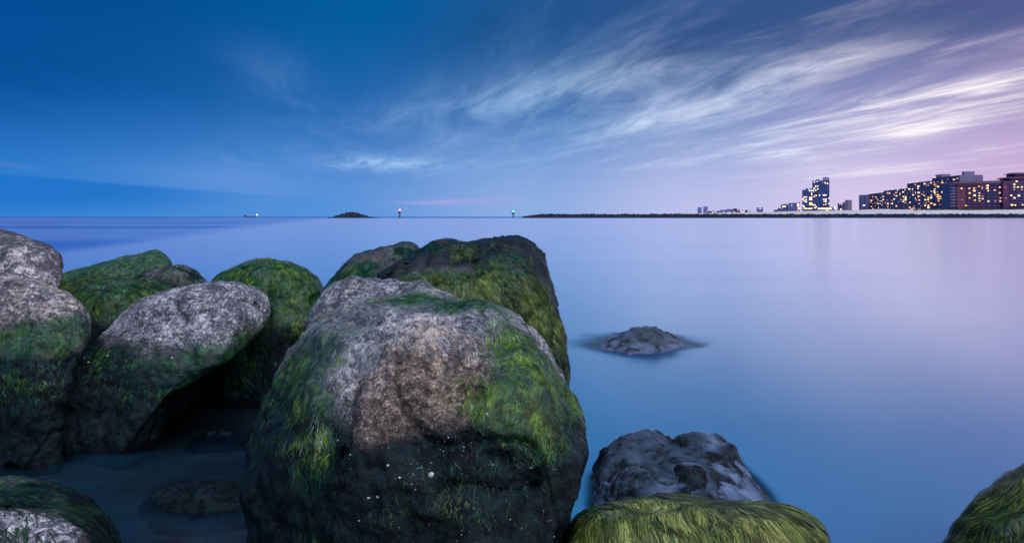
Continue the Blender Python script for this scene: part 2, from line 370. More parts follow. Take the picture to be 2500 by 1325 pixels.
def barnacles(B, weight, count, r):
    V, N = B['V'], B['N']; w = np.clip(weight, 0, None)*B['ar']; ids = rng.choice(len(V), count, p=w/w.sum()); vs, fs = [], []
    for i in ids:
        n = Vector(N[i].tolist()); t = n.orthogonal().normalized(); s = n.cross(t); rr = r*random.uniform(.4, 1.3); c = Vector(V[i].tolist())-n*rr*.3; b = len(vs)
        for k in range(6):
            a = k*math.pi/3+random.random()*.4; e = t*math.cos(a)+s*math.sin(a); vs.append(c+e*rr); vs.append(c+e*rr*.45+n*rr*.9)
        vs.append(c+n*rr*.5)
        for k in range(6):
            j = (k+1) % 6; fs.append([b+2*k, b+2*j, b+2*j+1, b+2*k+1]); fs.append([b+2*k+1, b+2*j+1, b+12])
    o = mesh_obj('barnacles', np.array([list(v) for v in vs])-B['base'], fs, SHELL, B['o']); tag(o, kind='stuff')

# --- the great front boulder
A = boulder('boulder', 'big front boulder with bare brown face and green algae flanks, standing tallest', [
    (1.80, [(800, 1420), (805, 1230), (835, 1110), (900, 1062), (1100, 1055), (1250, 1085), (1330, 1160), (1330, 1260), (1290, 1400)]),
    (1.90, [(690, 1400), (700, 1200), (760, 1050), (850, 975), (930, 935), (1120, 930), (1290, 985), (1385, 1080), (1398, 1180), (1345, 1330)]),
    (2.02, [(615, 1350), (592, 1160), (618, 1035), (672, 940), (770, 885), (880, 842), (1000, 828), (1110, 832), (1230, 868), (1330, 915), (1402, 965), (1422, 1055), (1414, 1150), (1366, 1300)]),
    (2.20, [(640, 1325), (625, 1100), (660, 960), (715, 862), (800, 812), (900, 785), (960, 767), (1060, 768), (1150, 765), (1250, 802), (1330, 850), (1398, 920), (1415, 955), (1416, 1050), (1390, 1180)]),
    (2.50, [(670, 1200), (695, 1000), (722, 860), (770, 795), (850, 764), (950, 755), (1050, 760), (1120, 745), (1200, 742), (1240, 765), (1290, 810), (1340, 862), (1366, 950), (1360, 1060)]),
    (2.90, [(715, 1000), (735, 845), (768, 772), (830, 748), (1000, 734), (1120, 736), (1200, 748), (1240, 778), (1290, 835), (1310, 950)]),
    (3.20, [(740, 900), (752, 752), (788, 700), (860, 684), (925, 694), (985, 685), (1040, 697), (1080, 724), (1150, 748), (1200, 800), (1230, 900)]),
    (3.45, [(770, 850), (785, 740), (820, 702), (950, 700), (1030, 715), (1080, 760), (1120, 850)])],
    capf=.05, capb=.12, na=440, nr=210, amp=1.0, seed=3, fz=.55, low=.5)
z = A['V'][:, 2]; s = spots
bare = s(A, [(1060, 870, .13, 1.1), (960, 900, .12, .9), (1150, 900, .10, .7), (950, 1060, .17, 1.0), (880, 1130, .13, .8), (1100, 1030, .12, .6), (1040, 1000, .1, .4), (860, 700, .12, 1), (930, 710, .1, .7), (1010, 800, .12, .5), (1130, 790, .08, .5)])
grooves(A, [([(1010, 985), (1060, 968), (1130, 962), (1180, 950)], .03, .02), ([(1170, 1010), (1150, 1060), (1180, 1110), (1240, 1130)], .03, .025), ([(1080, 1210), (1160, 1190), (1250, 1210), (1310, 1170)], .04, .03), ([(870, 870), (858, 960), (850, 1060), (838, 1150)], .02, .02)])
grn = s(A, [(700, 930, .15, .9), (720, 1030, .16, .9), (760, 1080, .13, .8), (800, 860, .1, .35), (1000, 738, .16, 1.2), (1150, 738, .12, 1.0), (1280, 860, .13, .9), (1370, 950, .13, 1.0), (1250, 1010, .14, .8), (1330, 1080, .15, .9), (1160, 960, .08, .7), (1260, 1180, .16, .7), (1100, 1230, .1, .6), (650, 1090, .13, .7), (700, 830, .1, .5)])
alA = np.clip(.30+grn*.75-bare*.75+A['n']*.25, 0, 1.2)
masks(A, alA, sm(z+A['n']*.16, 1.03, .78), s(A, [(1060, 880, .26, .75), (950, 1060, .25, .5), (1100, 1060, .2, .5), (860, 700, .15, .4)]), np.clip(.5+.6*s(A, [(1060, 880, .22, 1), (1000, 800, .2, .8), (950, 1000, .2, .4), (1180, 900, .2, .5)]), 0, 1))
hz = sm(z+A['n']*.1, .62, .92)
patch = s(A, [(700, 930, .10, .8), (735, 1000, .09, .9), (770, 1075, .09, 1), (1000, 738, .15, 1.2), (1150, 738, .11, 1.0), (1280, 850, .10, .8), (1375, 950, .10, 1.0), (1330, 900, .10, .8), (1300, 1010, .07, .7), (1170, 960, .06, .6), (800, 765, .06, .6)])
strands(A, patch*hz, 7000, .026, .0024, 'green', .0018)
strands(A, grn*hz*(1-np.clip(bare, 0, 1)*.9), 7000, .026, .0022, 'teal', .0015, swirl=.5)
strands(A, s(A, [(960, 790, .12, 1), (850, 830, .12, .7), (1080, 800, .1, .6), (880, 700, .1, .5), (1000, 690, .1, .6), (800, 950, .12, .6), (840, 1000, .08, .5), (1180, 770, .08, .6)]), 2000, .04, .0016, 'pale', .002, swirl=.7)  # bleached filaments, tinted blue to paint wet glints on the crest
strands(A, sm(z, .35, .5)*sm(z, 1.05, .75)*np.clip(A['n2']+.3, 0, 1)*(1-np.clip(bare, 0, 1)*.8), 5000, .03, .0026, 'dark', .002)
shells(A, [(1087, 868, 2.2), (1052, 1158, 1.9), (905, 960, .8), (946, 1135, .9), (975, 1165, .9), (1190, 1010, .8), (900, 1215, 1.0), (922, 1213, 1.0)], .006)
barnacles(A, s(A, [(1110, 1000, .1, 1), (1130, 1040, .08, 1), (1040, 1130, .12, .8), (1240, 1240, .15, .5), (900, 1060, .1, .3), (1000, 1020, .2, .3)]), 170, .0024)

# --- boulder pair behind it
B1 = boulder('boulder', 'dark boulder with a shaggy green algae band, right behind the big front boulder', [
    (3.90, [(870, 760), (915, 715), (1040, 700), (1180, 705), (1280, 735), (1345, 785), (1366, 850), (1378, 940)]),
    (4.15, [(890, 720), (940, 668), (1010, 640), (1100, 650), (1160, 655), (1220, 630), (1290, 632), (1340, 684), (1362, 760), (1370, 850), (1376, 930)]),
    (4.55, [(930, 700), (995, 630), (1030, 603), (1080, 591), (1110, 599), (1140, 608), (1180, 600), (1230, 587), (1262, 587), (1297, 602), (1330, 647), (1352, 730), (1362, 800), (1366, 900)]),
    (4.95, [(1000, 690), (1040, 630), (1090, 605), (1150, 612), (1230, 594), (1280, 607), (1310, 650), (1330, 740)])],
    capf=.10, na=320, nr=130, amp=1.1, seed=8, low=.7)
grooves(B1, [([(1025, 610), (985, 640), (930, 680), (900, 700)], .06, .05), ([(1080, 600), (1040, 630), (1020, 680)], .035, .03), ([(1150, 615), (1165, 640), (1150, 670)], .05, .05)])
z = B1['V'][:, 2]; band = s(B1, [(1120, 700, .2, 1), (1200, 710, .22, 1.1), (1270, 740, .2, 1), (1010, 690, .15, .8), (1130, 622, .07, .8), (1320, 790, .2, .7), (1350, 850, .2, .5)])
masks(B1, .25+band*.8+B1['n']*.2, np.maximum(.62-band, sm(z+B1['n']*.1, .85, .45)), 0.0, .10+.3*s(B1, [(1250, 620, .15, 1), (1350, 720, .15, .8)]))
strands(B1, band*(1+B1['n2']*.6), 9000, .065, .0044, 'olive', .014, swirl=.6)
strands(B1, np.clip(band*.3+B1['n']*.6-.05, 0, 1), 4500, .10, .0055, 'teal', .010)
B2 = boulder('boulder', 'dark ridged boulder with sparse moss, leaning against the shaggy banded boulder', [
    (4.9, [(770, 760), (805, 706), (860, 672), (950, 660), (1010, 700)]),
    (5.2, [(780, 740), (818, 672), (858, 634), (920, 609), (960, 603), (1000, 594), (1016, 597), (1036, 620), (1060, 690)]),
    (5.6, [(830, 700), (870, 640), (930, 612), (1000, 602), (1030, 640)])], na=240, nr=90, seed=12, low=.6)
z = B2['V'][:, 2]; g2 = s(B2, [(985, 610, .1, 1), (850, 680, .2, .7), (900, 670, .15, .5)])
masks(B2, .22+g2*.6+B2['n']*.3, np.maximum(.5-g2, sm(z+B2['n']*.1, .8, .45)), .0, .2); strands(B2, np.clip(g2+B2['n']*.5, 0, 1), 5000, .1, .006, 'teal', .012)

# --- left side
Cb = boulder('boulder', 'speckled pale grey boulder leaning to the right, bare face above a green hem', [
    (3.95, [(50, 1080), (75, 1015), (150, 950), (270, 905), (390, 905), (440, 935), (400, 985), (330, 1050)]),
    (4.15, [(65, 1060), (100, 965), (190, 872), (300, 815), (420, 800), (560, 802), (628, 800), (590, 846), (480, 932), (400, 992), (380, 1060)]),
    (4.40, [(120, 1040), (180, 885), (290, 778), (380, 727), (480, 706), (590, 705), (650, 725), (668, 752), (652, 792), (600, 836), (480, 930), (390, 1000)]),
    (4.75, [(200, 980), (260, 830), (340, 737), (420, 707), (520, 696), (615, 692), (653, 703), (665, 735), (645, 785), (560, 860), (450, 940)]),
    (5.05, [(300, 930), (350, 765), (430, 717), (530, 703), (620, 703), (640, 745), (590, 810), (480, 890)])],
    capf=.10, na=340, nr=150, amp=.7, seed=23, low=.5, crack=.25)
grooves(Cb, [([(425, 735), (445, 780), (438, 812), (458, 845), (476, 880)], .05, .022), ([(508, 760), (514, 800), (505, 838)], .03, .018), ([(330, 800), (380, 770), (430, 765)], .025, .02), ([(560, 700), (585, 735), (640, 745)], .03, .03)])
z = Cb['V'][:, 2]; up = s(Cb, [(430, 790, .45, 1.2), (560, 740, .4, 1.0), (350, 760, .3, .6), (640, 720, .25, .8)])
hem = s(Cb, [(480, 890, .2, 1), (400, 900, .25, .9), (560, 840, .2, .9), (330, 890, .25, .7), (230, 880, .2, .5), (620, 800, .15, .7)])
masks(Cb, np.clip(.12+hem*.6-up*.5+Cb['n']*.2, 0, 1), sm(z+Cb['n']*.12, .78, .56)*np.clip(1-hem*.3, 0, 1), .15, np.clip(.2+up*.9, 0, 1.2))  # tidal film, carried higher to blacken the lower front
strands(Cb, np.clip(hem*1.2-up*.7+Cb['n2']*.2, 0, 1)*sm(z, .25, .5), 3000, .03, .0042, 'teal', .003)
shells(Cb, [(390, 828, 1.8), (438, 810, 1.1), (500, 846, .8), (420, 873, 1.0), (165, 868, 1.4), (205, 872, 1.3), (215, 884, 1.1), (262, 868, 1.0), (105, 900, .8)], .011)
Db = boulder('boulder', 'pale mottled boulder with green lower half beside the leaning speckled boulder', [
    (3.75, [(-260, 1050), (-200, 880), (-60, 810), (40, 800), (120, 830), (165, 870), (170, 930), (140, 1020)]),
    (3.95, [(-320, 1050), (-260, 790), (-120, 705), (0, 688), (80, 700), (140, 722), (185, 755), (208, 788), (203, 822), (178, 890), (150, 1000)]),
    (4.4, [(-280, 1000), (-220, 760), (-100, 690), (0, 674), (60, 681), (110, 696), (150, 714), (184, 752), (198, 800), (180, 900)]),
    (4.8, [(-200, 900), (-140, 740), (0, 690), (80, 700), (140, 740), (160, 850)])], na=300, nr=120, amp=.9, seed=27, low=.6)
z = Db['V'][:, 2]; up = s(Db, [(60, 730, .3, 1), (120, 750, .25, .9), (10, 700, .3, .7)])
hem = s(Db, [(60, 840, .3, .9), (150, 800, .2, .7), (10, 800, .25, .8), (190, 780, .12, .6)])
masks(Db, np.clip(.2+hem*.6-up*.6+Db['n']*.2, 0, 1), sm(z+Db['n']*.12, .82, .55), .45, np.clip(.25+up*.9, 0, 1.2))  # tidal film raised up the stone, darkening its lower half for contrast
strands(Db, np.clip(hem-up*.7+Db['n2']*.2, 0, 1)*sm(z, .3, .5), 2500, .03, .0045, 'teal', .003)
Eb = boulder('boulder', 'bare dark grey rounded boulder standing highest over the mossy low ones', [
    (5.1, [(-260, 800), (-200, 650), (-60, 610), (30, 612), (90, 630), (125, 660), (130, 720), (120, 800)]),
    (5.4, [(-300, 800), (-240, 620), (-80, 570), (0, 570), (45, 575), (92, 591), (130, 612), (150, 637), (149, 660), (134, 700), (125, 780)]),
    (5.9, [(-260, 760), (-180, 610), (0, 573), (60, 580), (110, 600), (135, 640), (120, 720)])], na=240, nr=90, amp=.9, seed=31, low=.6)
masks(Eb, .05, sm(Eb['V'][:, 2]+Eb['n']*.1, .8, .5), .3, .12+.3*s(Eb, [(50, 635, .3, 1)]))
F1 = boulder('boulder', 'long low boulder fully covered in green moss, peaked at one end', [
    (6.6, [(70, 760), (140, 690), (230, 664), (320, 648), (380, 640), (410, 660), (440, 740)]),
    (6.9, [(80, 740), (130, 687), (182, 663), (240, 648), (300, 635), (342, 622), (373, 616), (400, 622), (416, 640), (428, 662), (450, 730)]),
    (7.3, [(120, 720), (200, 670), (300, 645), (372, 622), (405, 640), (430, 700)])], na=220, nr=80, amp=1.0, seed=35)
masks(F1, 1.0+F1['n']*.3, sm(F1['V'][:, 2]+F1['n']*.1, .75, .45), .3, .3); strands(F1, .6+F1['n'], 6000, .05, .005, 'green', .006)
F2 = boulder('boulder', 'low dark wedge boulder at the foot of the peaked mossy one', [
    (6.0, [(270, 760), (320, 696), (390, 676), (440, 676), (480, 690), (510, 740)]),
    (6.25, [(280, 740), (330, 682), (385, 662), (430, 650), (462, 660), (488, 675), (503, 692), (520, 740)]),
    (6.5, [(320, 720), (400, 665), (440, 656), (480, 680), (500, 720)])], na=200, nr=70, amp=1.0, seed=37, low=.6)
masks(F2, .35+F2['n']*.4, sm(F2['V'][:, 2]+F2['n']*.1, .8, .5), .2, .2); strands(F2, np.clip(.2+F2['n'], 0, 1), 3500, .11, .007, 'dark', .014)
F3 = boulder('boulder', 'flat topped mossy boulder wedged between the pale mottled and the leaning speckled boulders', [
    (5.0, [(110, 900), (150, 760), (220, 722), (310, 720), (370, 740), (390, 850)]),
    (5.25, [(90, 850), (135, 712), (200, 690), (320, 687), (385, 696), (430, 720), (440, 820)]),
    (5.7, [(110, 800), (150, 694), (210, 682), (320, 680), (390, 687), (420, 700), (440, 760)])], na=220, nr=80, amp=.9, seed=41, low=.6)
masks(F3, .5+.7*F3['hi']+F3['n']*.2, sm(F3['V'][:, 2]+F3['n']*.1, .8, .6), .3, .3)
strands(F3, sm(F3['V'][:, 2], .75, .95)*(1+F3['n']), 6000, .075, .0055, 'olive', .010); strands(F3, F3['hi'], 3000, .1, .006, 'teal', .012)
Gb = boulder('boulder', 'domed boulder with bright moss on its shoulder, between leaning speckled and big front boulders', [
    (5.1, [(520, 860), (560, 760), (620, 705), (690, 690), (740, 720), (760, 780), (760, 880)]),
    (5.4, [(470, 820), (505, 697), (560, 674), (600, 660), (650, 642), (705, 652), (750, 676), (776, 700), (780, 760), (785, 860)]),
    (5.8, [(500, 780), (560, 672), (592, 650), (625, 637), (655, 634), (700, 645), (745, 668), (772, 690), (785, 760)]),
    (6.1, [(540, 760), (590, 660), (650, 645), (710, 660), (750, 720)])], na=240, nr=90, amp=1.0, seed=45, low=.6)
z = Gb['V'][:, 2]; gg = s(Gb, [(540, 680, .25, 1), (600, 665, .2, .8), (750, 680, .25, .9), (700, 660, .2, .6), (700, 760, .25, .6)])
masks(Gb, .35+gg*.7+Gb['n']*.3, sm(z+Gb['n']*.1, .75, .5), .3, .4)
strands(Gb, np.clip(gg+Gb['n']*.4, 0, 1.5), 5000, .045, .005, 'green', .005); strands(Gb, np.clip(.3+Gb['n'], 0, 1), 4000, .09, .006, 'teal', .010)
# --- bottom corners and wet ones
Hb = boulder('boulder', 'low wet boulder in the shaded pool, pale scuffed crust over dark green weed', [
    (1.95, [(-420, 1500), (-260, 1300), (-60, 1265), (80, 1268), (190, 1310), (270, 1420)]),
    (2.2, [(-420, 1450), (-260, 1225), (-60, 1205), (70, 1212), (160, 1245), (245, 1305), (300, 1400)]),
    (2.5, [(-380, 1400), (-220, 1195), (-40, 1177), (70, 1178), (140, 1200), (212, 1240), (285, 1310)])], na=240, nr=90, amp=.8, seed=51, low=.5)
z = Hb['V'][:, 2]; sc = s(Hb, [(60, 1290, .12, 1), (150, 1290, .10, .9), (0, 1270, .1, .7)])
masks(Hb, np.clip(.5-sc*.6+Hb['n']*.2, 0, 1), sm(z+Hb['n']*.06, .55, .35), .1, .05+.45*sc)
strands(Hb, np.clip(s(Hb, [(50, 1210, .2, 1), (120, 1230, .15, .7)])+.1, 0, 1), 3500, .08, .004, 'dark', .008)
Lb = boulder('boulder', 'low boulder wholly draped in wavy olive green weed, before the foam washed rock', [
    (1.75, [(1360, 1600), (1390, 1400), (1480, 1340), (1650, 1315), (1850, 1340), (1960, 1380), (2010, 1560)]),
    (1.90, [(1385, 1520), (1398, 1335), (1440, 1285), (1530, 1262), (1640, 1245), (1760, 1262), (1880, 1275), (1960, 1300), (2000, 1360), (2010, 1500)]),
    (2.08, [(1390, 1450), (1402, 1285), (1440, 1250), (1520, 1238), (1570, 1224), (1620, 1217), (1665, 1222), (1705, 1236), (1780, 1243), (1850, 1243), (1940, 1256), (1975, 1278), (2000, 1330), (2015, 1450)]),
    (2.3, [(1430, 1400), (1460, 1260), (1560, 1235), (1640, 1228), (1750, 1250), (1900, 1265), (1960, 1330)])], na=320, nr=120, amp=.7, seed=57, low=.5)
masks(Lb, 1.1, sm(Lb['V'][:, 2]+Lb['n']*.05, .45, .25), .2, .2)
strands(Lb, np.ones(len(Lb['V']))*sm(Lb['V'][:, 2], .3, .45), 9000, .11, .0030, 'olive', .007, swirl=.75, flow=3.5, segs=8, radial=.3, bias=(.35, -.7, 0), torn=.2)
strands(Lb, sm(Lb['V'][:, 2], .5, .62)*(.4+np.clip(Lb['n2'], 0, 1)), 2800, .11, .0026, 'straw', .008, swirl=.75, flow=3.5, segs=8, radial=.3, bias=(.35, -.7, 0), torn=.2)
strands(Lb, np.clip(Lb['n']+.4, 0, 1), 9000, .11, .0032, 'teal', .007, swirl=.75, flow=3.5, segs=7, radial=.3, bias=(.35, -.7, 0), torn=.2)
Mb = boulder('boulder', 'steep boulder combed with dark olive weed, standing apart in the open water', [
    (1.95, [(2330, 1600), (2345, 1400), (2420, 1310), (2520, 1240), (2700, 1200), (2900, 1260), (3000, 1600)]),
    (2.15, [(2300, 1560), (2318, 1340), (2352, 1278), (2420, 1212), (2500, 1158), (2620, 1110), (2800, 1110), (2950, 1250), (3000, 1560)]),
    (2.5, [(2340, 1500), (2360, 1300), (2440, 1210), (2540, 1140), (2700, 1100), (2850, 1140), (2950, 1400)])], na=300, nr=110, amp=.8, seed=61, low=.5)
masks(Mb, .9, sm(Mb['V'][:, 2]+Mb['n']*.06, .5, .3), .3, .2)
strands(Mb, np.clip(.5+Mb['n'], 0, 1)*sm(Mb['V'][:, 2], .2, .4), 9000, .13, .0032, 'olive', .008, swirl=.7, flow=6, segs=8, torn=.2)
strands(Mb, np.clip(Mb['n2']+.1, 0, 1)*sm(Mb['V'][:, 2], .4, .6), 2500, .12, .0026, 'straw', .009, swirl=.7, flow=6, segs=8, torn=.3)
strands(Mb, np.clip(.6-Mb['n'], 0, 1), 5000, .12, .004, 'dark', .008, swirl=.9, flow=4, segs=6)
Jb = boulder('boulder', 'dark jagged boulder washed by white foam, behind the wavy green one', [
    (2.95, [(1440, 1330), (1500, 1245), (1600, 1215), (1700, 1220), (1800, 1245), (1890, 1275), (1960, 1350)]),
    (3.20, [(1430, 1290), (1478, 1160), (1530, 1140), (1620, 1150), (1690, 1140), (1770, 1158), (1830, 1200), (1900, 1255), (1960, 1330)]),
    (3.45, [(1440, 1260), (1482, 1110), (1515, 1082), (1560, 1070), (1590, 1074), (1620, 1098), (1650, 1104), (1690, 1080), (1715, 1076), (1755, 1098), (1800, 1140), (1850, 1195), (1900, 1260)]),
    (3.7, [(1470, 1260), (1505, 1100), (1545, 1072), (1580, 1066), (1620, 1092), (1660, 1094), (1705, 1074), (1750, 1096), (1800, 1150), (1850, 1230)])], na=340, nr=140, amp=1.7, seed=66, low=.4)
masks(Jb, .1, 1.0, .0, .25)
Kb = boulder('boulder', 'dark rock barely breaking the misty surface of the open water', [
    (5.9, [(1330, 1095), (1420, 1040), (1520, 1000), (1640, 1005), (1740, 1050), (1830, 1100)]),
    (6.4, [(1280, 1060), (1390, 985), (1480, 915), (1560, 895), (1640, 912), (1730, 980), (1840, 1060)]),
    (6.8, [(1270, 1030), (1390, 940), (1470, 868), (1530, 856), (1590, 850), (1650, 864), (1730, 920), (1830, 1020)]),
    (7.1, [(1280, 1010), (1400, 910), (1486, 836), (1530, 815), (1565, 798), (1600, 804), (1640, 826), (1710, 880), (1810, 1000)]),
    (7.6, [(1340, 985), (1430, 890), (1510, 836), (1570, 822), (1630, 842), (1720, 920), (1780, 985)])], na=260, nr=110, amp=2.0, seed=69, capf=.4, capb=.3, low=.6, facets=5)
masks(Kb, .1, .6, 0, .25)
def sunken(px, py, Y, r, seed, label, sx=1.0, top=-.06):  # all but the first are added to blacken the shaded water
    c = P(px, py, Y); k = r*F/Y
    def row(q, t): return [(px-k*sx*q, py+k*.9), (px-k*.8*sx*q, py+k*.25*t), (px-k*.4*sx*q, py+k*.06*t), (px, py), (px+k*.45*sx*q, py+k*.05*t), (px+k*.85*sx*q, py+k*.3*t), (px+k*sx*q, py+k*.9)]
    b = boulder('boulder', label, [(Y-r*.5, [(a, e+k*.12) for a, e in row(.9, 1)]), (Y, row(1, 1)), (Y+r*.5, [(a, e+k*.05) for a, e in row(.9, 1)])], na=150, nr=50, amp=.9, seed=seed, low=.8)
    masks(b, .15, 1.0, 0, .1); return b
def wl(Y, zz): return HY+F*(H-zz)/Y
sunken(500, wl(3.35, .03), 3.35, .42, 71, 'black boulder edge just breaking the dark pool beside the big front boulder')
sunken(330, wl(2.95, -.10), 2.95, .5, 73, 'sunken dark boulder added to blacken the pool before the leaning speckled boulder')
sunken(560, wl(4.3, -.04), 4.3, .5, 75, 'sunken black boulder added to blacken the gap under the leaning speckled boulder')
sunken(690, wl(4.7, -.10), 4.7, .45, 77, 'sunken boulder added to darken the water at the foot of the domed mossy boulder')
sunken(80, wl(3.3, -.05), 3.3, .55, 79, 'sunken boulder added to darken the pool below the pale mottled boulder')
sunken(540, wl(2.5, -.14), 2.5, .36, 81, 'sunken boulder added to darken the water tight against the foot of the big front boulder')
# foam film running off the washed boulder
def foam_material():
    m, nt, o = newmat('foam_film'); p = geo_pos(nt); n = noise(nt, p, 22, 4, .6)
    b = nt.nodes.new('ShaderNodeBsdfPrincipled'); b.inputs['Base Color'].default_value = (.20, .32, .60, 1); b.inputs['Roughness'].default_value = .45
    link(nt, (S(nt, attr(nt, 'film'))+(n-.5)*.25).clamp(), b.inputs['Alpha']); nt.links.new(b.outputs[0], o.inputs[0]); return m
FOAM = foam_material()
def foam(B, off, k, mist, gain, mg):
    V0, Ns = B['V'], B['N']; film = .68*B['smooth']+.32*V0+np.array([0, 0, off])
    dep = ((film-V0)*Ns).sum(1); film = np.where((dep < .004)[:, None], V0+Ns*.004, film); st = V0*np.array([1.0, .6, .6])
    a = np.clip(1-np.exp(-np.clip(dep, 0, None)/k), 0, .85)*sm(V0[:, 2], -.03, .05)*sm(Ns[:, 2], -.1, .5)*(.35+.65*sm(fbm(st+3, 4.5, 3, 8), -.25, .3))
    a = np.maximum(a*gain, mg*np.exp(-(np.clip(V0[:, 2]+.05*fbm(V0, 7, 3, 4), 0, None)/mist)**2)*sm(V0[:, 2], -.12, -.02))
    o = mesh_obj('foam_film', film-B['base'], B['faces'], FOAM, B['o'], None, True); tag(o, kind='stuff'); fattr(o, 'film', a)
foam(Jb, .045, .035, .03, .75, .35); foam(Kb, .03, .05, .03, .5, .3)

# ------------------------------------------------------------------ water
def water_material():
    m, nt, o = newmat('sea_water'); p = geo_pos(nt); sp = nt.nodes.new('ShaderNodeSeparateXYZ'); nt.links.new(p, sp.inputs[0])
    px, py = S(nt, sp.outputs[0]), S(nt, sp.outputs[1]); dep = S(nt, attr(nt, 'depth'))
    # open sea beyond the channel edge; its darker reflection is tinted into the colours
    x0, y0, x1, y1 = -19.1, 24.2, -144.0, 444.0; L = math.hypot(x1-x0, y1-y0)
    sd_ = ((px-x0)*(y1-y0)-(py-y0)*(x1-x0))*(1/L)
    wv = noise(nt, comb(nt, px*.02, py*.004, 0.0), 1.0, 3)
    sea = (sd_/(py.mx(10.0)*.02)+(wv-.5)*5.0).step(2.0, -4.0)*py.step(14, 26)
    band = noise(nt, comb(nt, px*.012, py*.05, 4.0), 1.0, 3).step(.42, .66)
    sea = (sea*(.45+.45*band)).mx(py.step(380, 520)*.8)
    st = noise(nt, comb(nt, px*.05, py*.30, 2.0), 1.0, 4)
    milk = mixc(nt, sea, mixc(nt, st.step(.3, .7), (.016, .215, .46), (.034, .265, .54)), (.004, .10, .34))
    alpha = 1.0-((dep*dep)*-6.5).exp()
    dif = nt.nodes.new('ShaderNodeBsdfDiffuse'); link(nt, milk, dif.inputs[0])
    tr = nt.nodes.new('ShaderNodeBsdfTransparent'); tr.inputs[0].default_value = (.45, .68, .95, 1)
    mx = nt.nodes.new('ShaderNodeMixShader'); link(nt, alpha.clamp(), mx.inputs[0]); nt.links.new(tr.outputs[0], mx.inputs[1]); nt.links.new(dif.outputs[0], mx.inputs[2])
    gl = nt.nodes.new('ShaderNodeBsdfGlossy'); gl.distribution = 'MULTI_GGX'; link(nt, mixc(nt, sea, (.97, .98, 1.0), (.30, .66, .98)), gl.inputs[0])
    link(nt, (st-.5)*.06+.205, gl.inputs[1])
    fr = nt.nodes.new('ShaderNodeFresnel'); fr.inputs[0].default_value = 1.40
    f0 = S(nt, fr.outputs[0]); op = dep.step(.12, .6); f1 = f0*(1.0-op)+(f0**.20)*op
    m2 = nt.nodes.new('ShaderNodeMixShader'); link(nt, f1, m2.inputs[0]); nt.links.new(mx.outputs[0], m2.inputs[1]); nt.links.new(gl.outputs[0], m2.inputs[2])
    sh = nt.nodes.new('ShaderNodeBsdfSheen'); link(nt, mixc(nt, op, (0, 0, 0), mixc(nt, sea, (.33, .335, .39), (.0, .012, .04))), sh.inputs[0]); sh.inputs[1].default_value = .26
    ad = nt.nodes.new('ShaderNodeAddShader'); nt.links.new(m2.outputs[0], ad.inputs[0]); nt.links.new(sh.outputs[0], ad.inputs[1])
    nt.links.new(ad.outputs[0], o.inputs[0]); return m
def geom(a, b, n): return np.geomspace(a, b, n)
xs = np.r_[-geom(5.2, 30000, 46)[::-1], np.arange(-5, 3.8, .032), geom(4, 30000, 46)]
ys = np.r_[-30000, -3000, -300, -40, -6, 0, 1.0, np.arange(1.3, 8.6, .032), geom(8.8, 40000, 60)]
gx, gy = np.meshgrid(xs, ys); V = np.stack([gx.ravel(), gy.ravel(), np.zeros(gx.size)], 1)
nX, nY = len(xs), len(ys); i = np.arange(nX*nY).reshape(nY, nX)
Fq = np.stack([i[:-1, :-1], i[:-1, 1:], i[1:, 1:], i[1:, :-1]], -1).reshape(-1, 4)

def bed_z(X, Y):
    """rubble shelf under the rocks at the left, raised so the pool looks shaded, dropping to the channel"""
    k = np.clip(sm(X+.25*(Y-3), -.55, .25)+sm(Y, 6.2, 7.6)+sm(-Y, -1.2, 0)*0, 0, 1)
    n = fbm(np.stack([X, Y, X*0], 1), 2.3, 3, 33); return -.075+n*.06*(1-k)-k*1.6
dep = -bed_z(V[:, 0], V[:, 1]); near = np.where((np.abs(V[:, 0]) < 5.3) & (V[:, 1] > 1.2) & (V[:, 1] < 9))[0]
bbs = []
for bv, B in zip(BVHS, [o for o in COL.objects if o.name.startswith('boulder')]):
    c = [B.matrix_basis @ Vector(q) for q in B.bound_box]; bbs.append((bv, min(q.x for q in c), max(q.x for q in c), min(q.y for q in c), max(q.y for q in c)))
dn = Vector((0, 0, -1))
for bv, a, b, c, d in bbs:
    sel = near[(V[near, 0] > a) & (V[near, 0] < b) & (V[near, 1] > c) & (V[near, 1] < d)]
    for k in sel:
        h = bv.ray_cast(Vector((V[k, 0], V[k, 1], 3.0)), dn)[0]
        if h is not None: dep[k] = min(dep[k], max(0.0, -h.z))
D2 = dep.reshape(nY, nX)
for _ in range(3):
    D2 = (D2+np.roll(D2, 1, 0)+np.roll(D2, -1, 0)+np.roll(D2, 1, 1)+np.roll(D2, -1, 1))/5
water = mesh_obj('water', V, Fq, water_material(), None, None, True); tag(water, kind='structure'); fattr(water, 'depth', D2.ravel())
SAND = simple('sand', (.44, .43, .50), .9, .12, .15)
BED = simple('seabed_silt', (.012, .016, .016), .9, .5, 4)  # near black, so the shallow pool above looks as dark as shade
bx_ = np.r_[-30000, -300, -20, np.linspace(-6, 4, 90), 20, 300, 30000]; by_ = np.r_[-30000, -100, 0, np.linspace(.5, 9, 80), 30, 300, 40000]
gx, gy = np.meshgrid(bx_, by_); V = np.stack([gx.ravel(), gy.ravel(), bed_z(gx.ravel(), gy.ravel())-.012], 1)
i = np.arange(gx.size).reshape(gx.shape); Fq = np.stack([i[:-1, :-1], i[:-1, 1:], i[1:, 1:], i[1:, :-1]], -1).reshape(-1, 4)
tag(mesh_obj('seabed', V, Fq, BED, None, None, True), kind='structure')
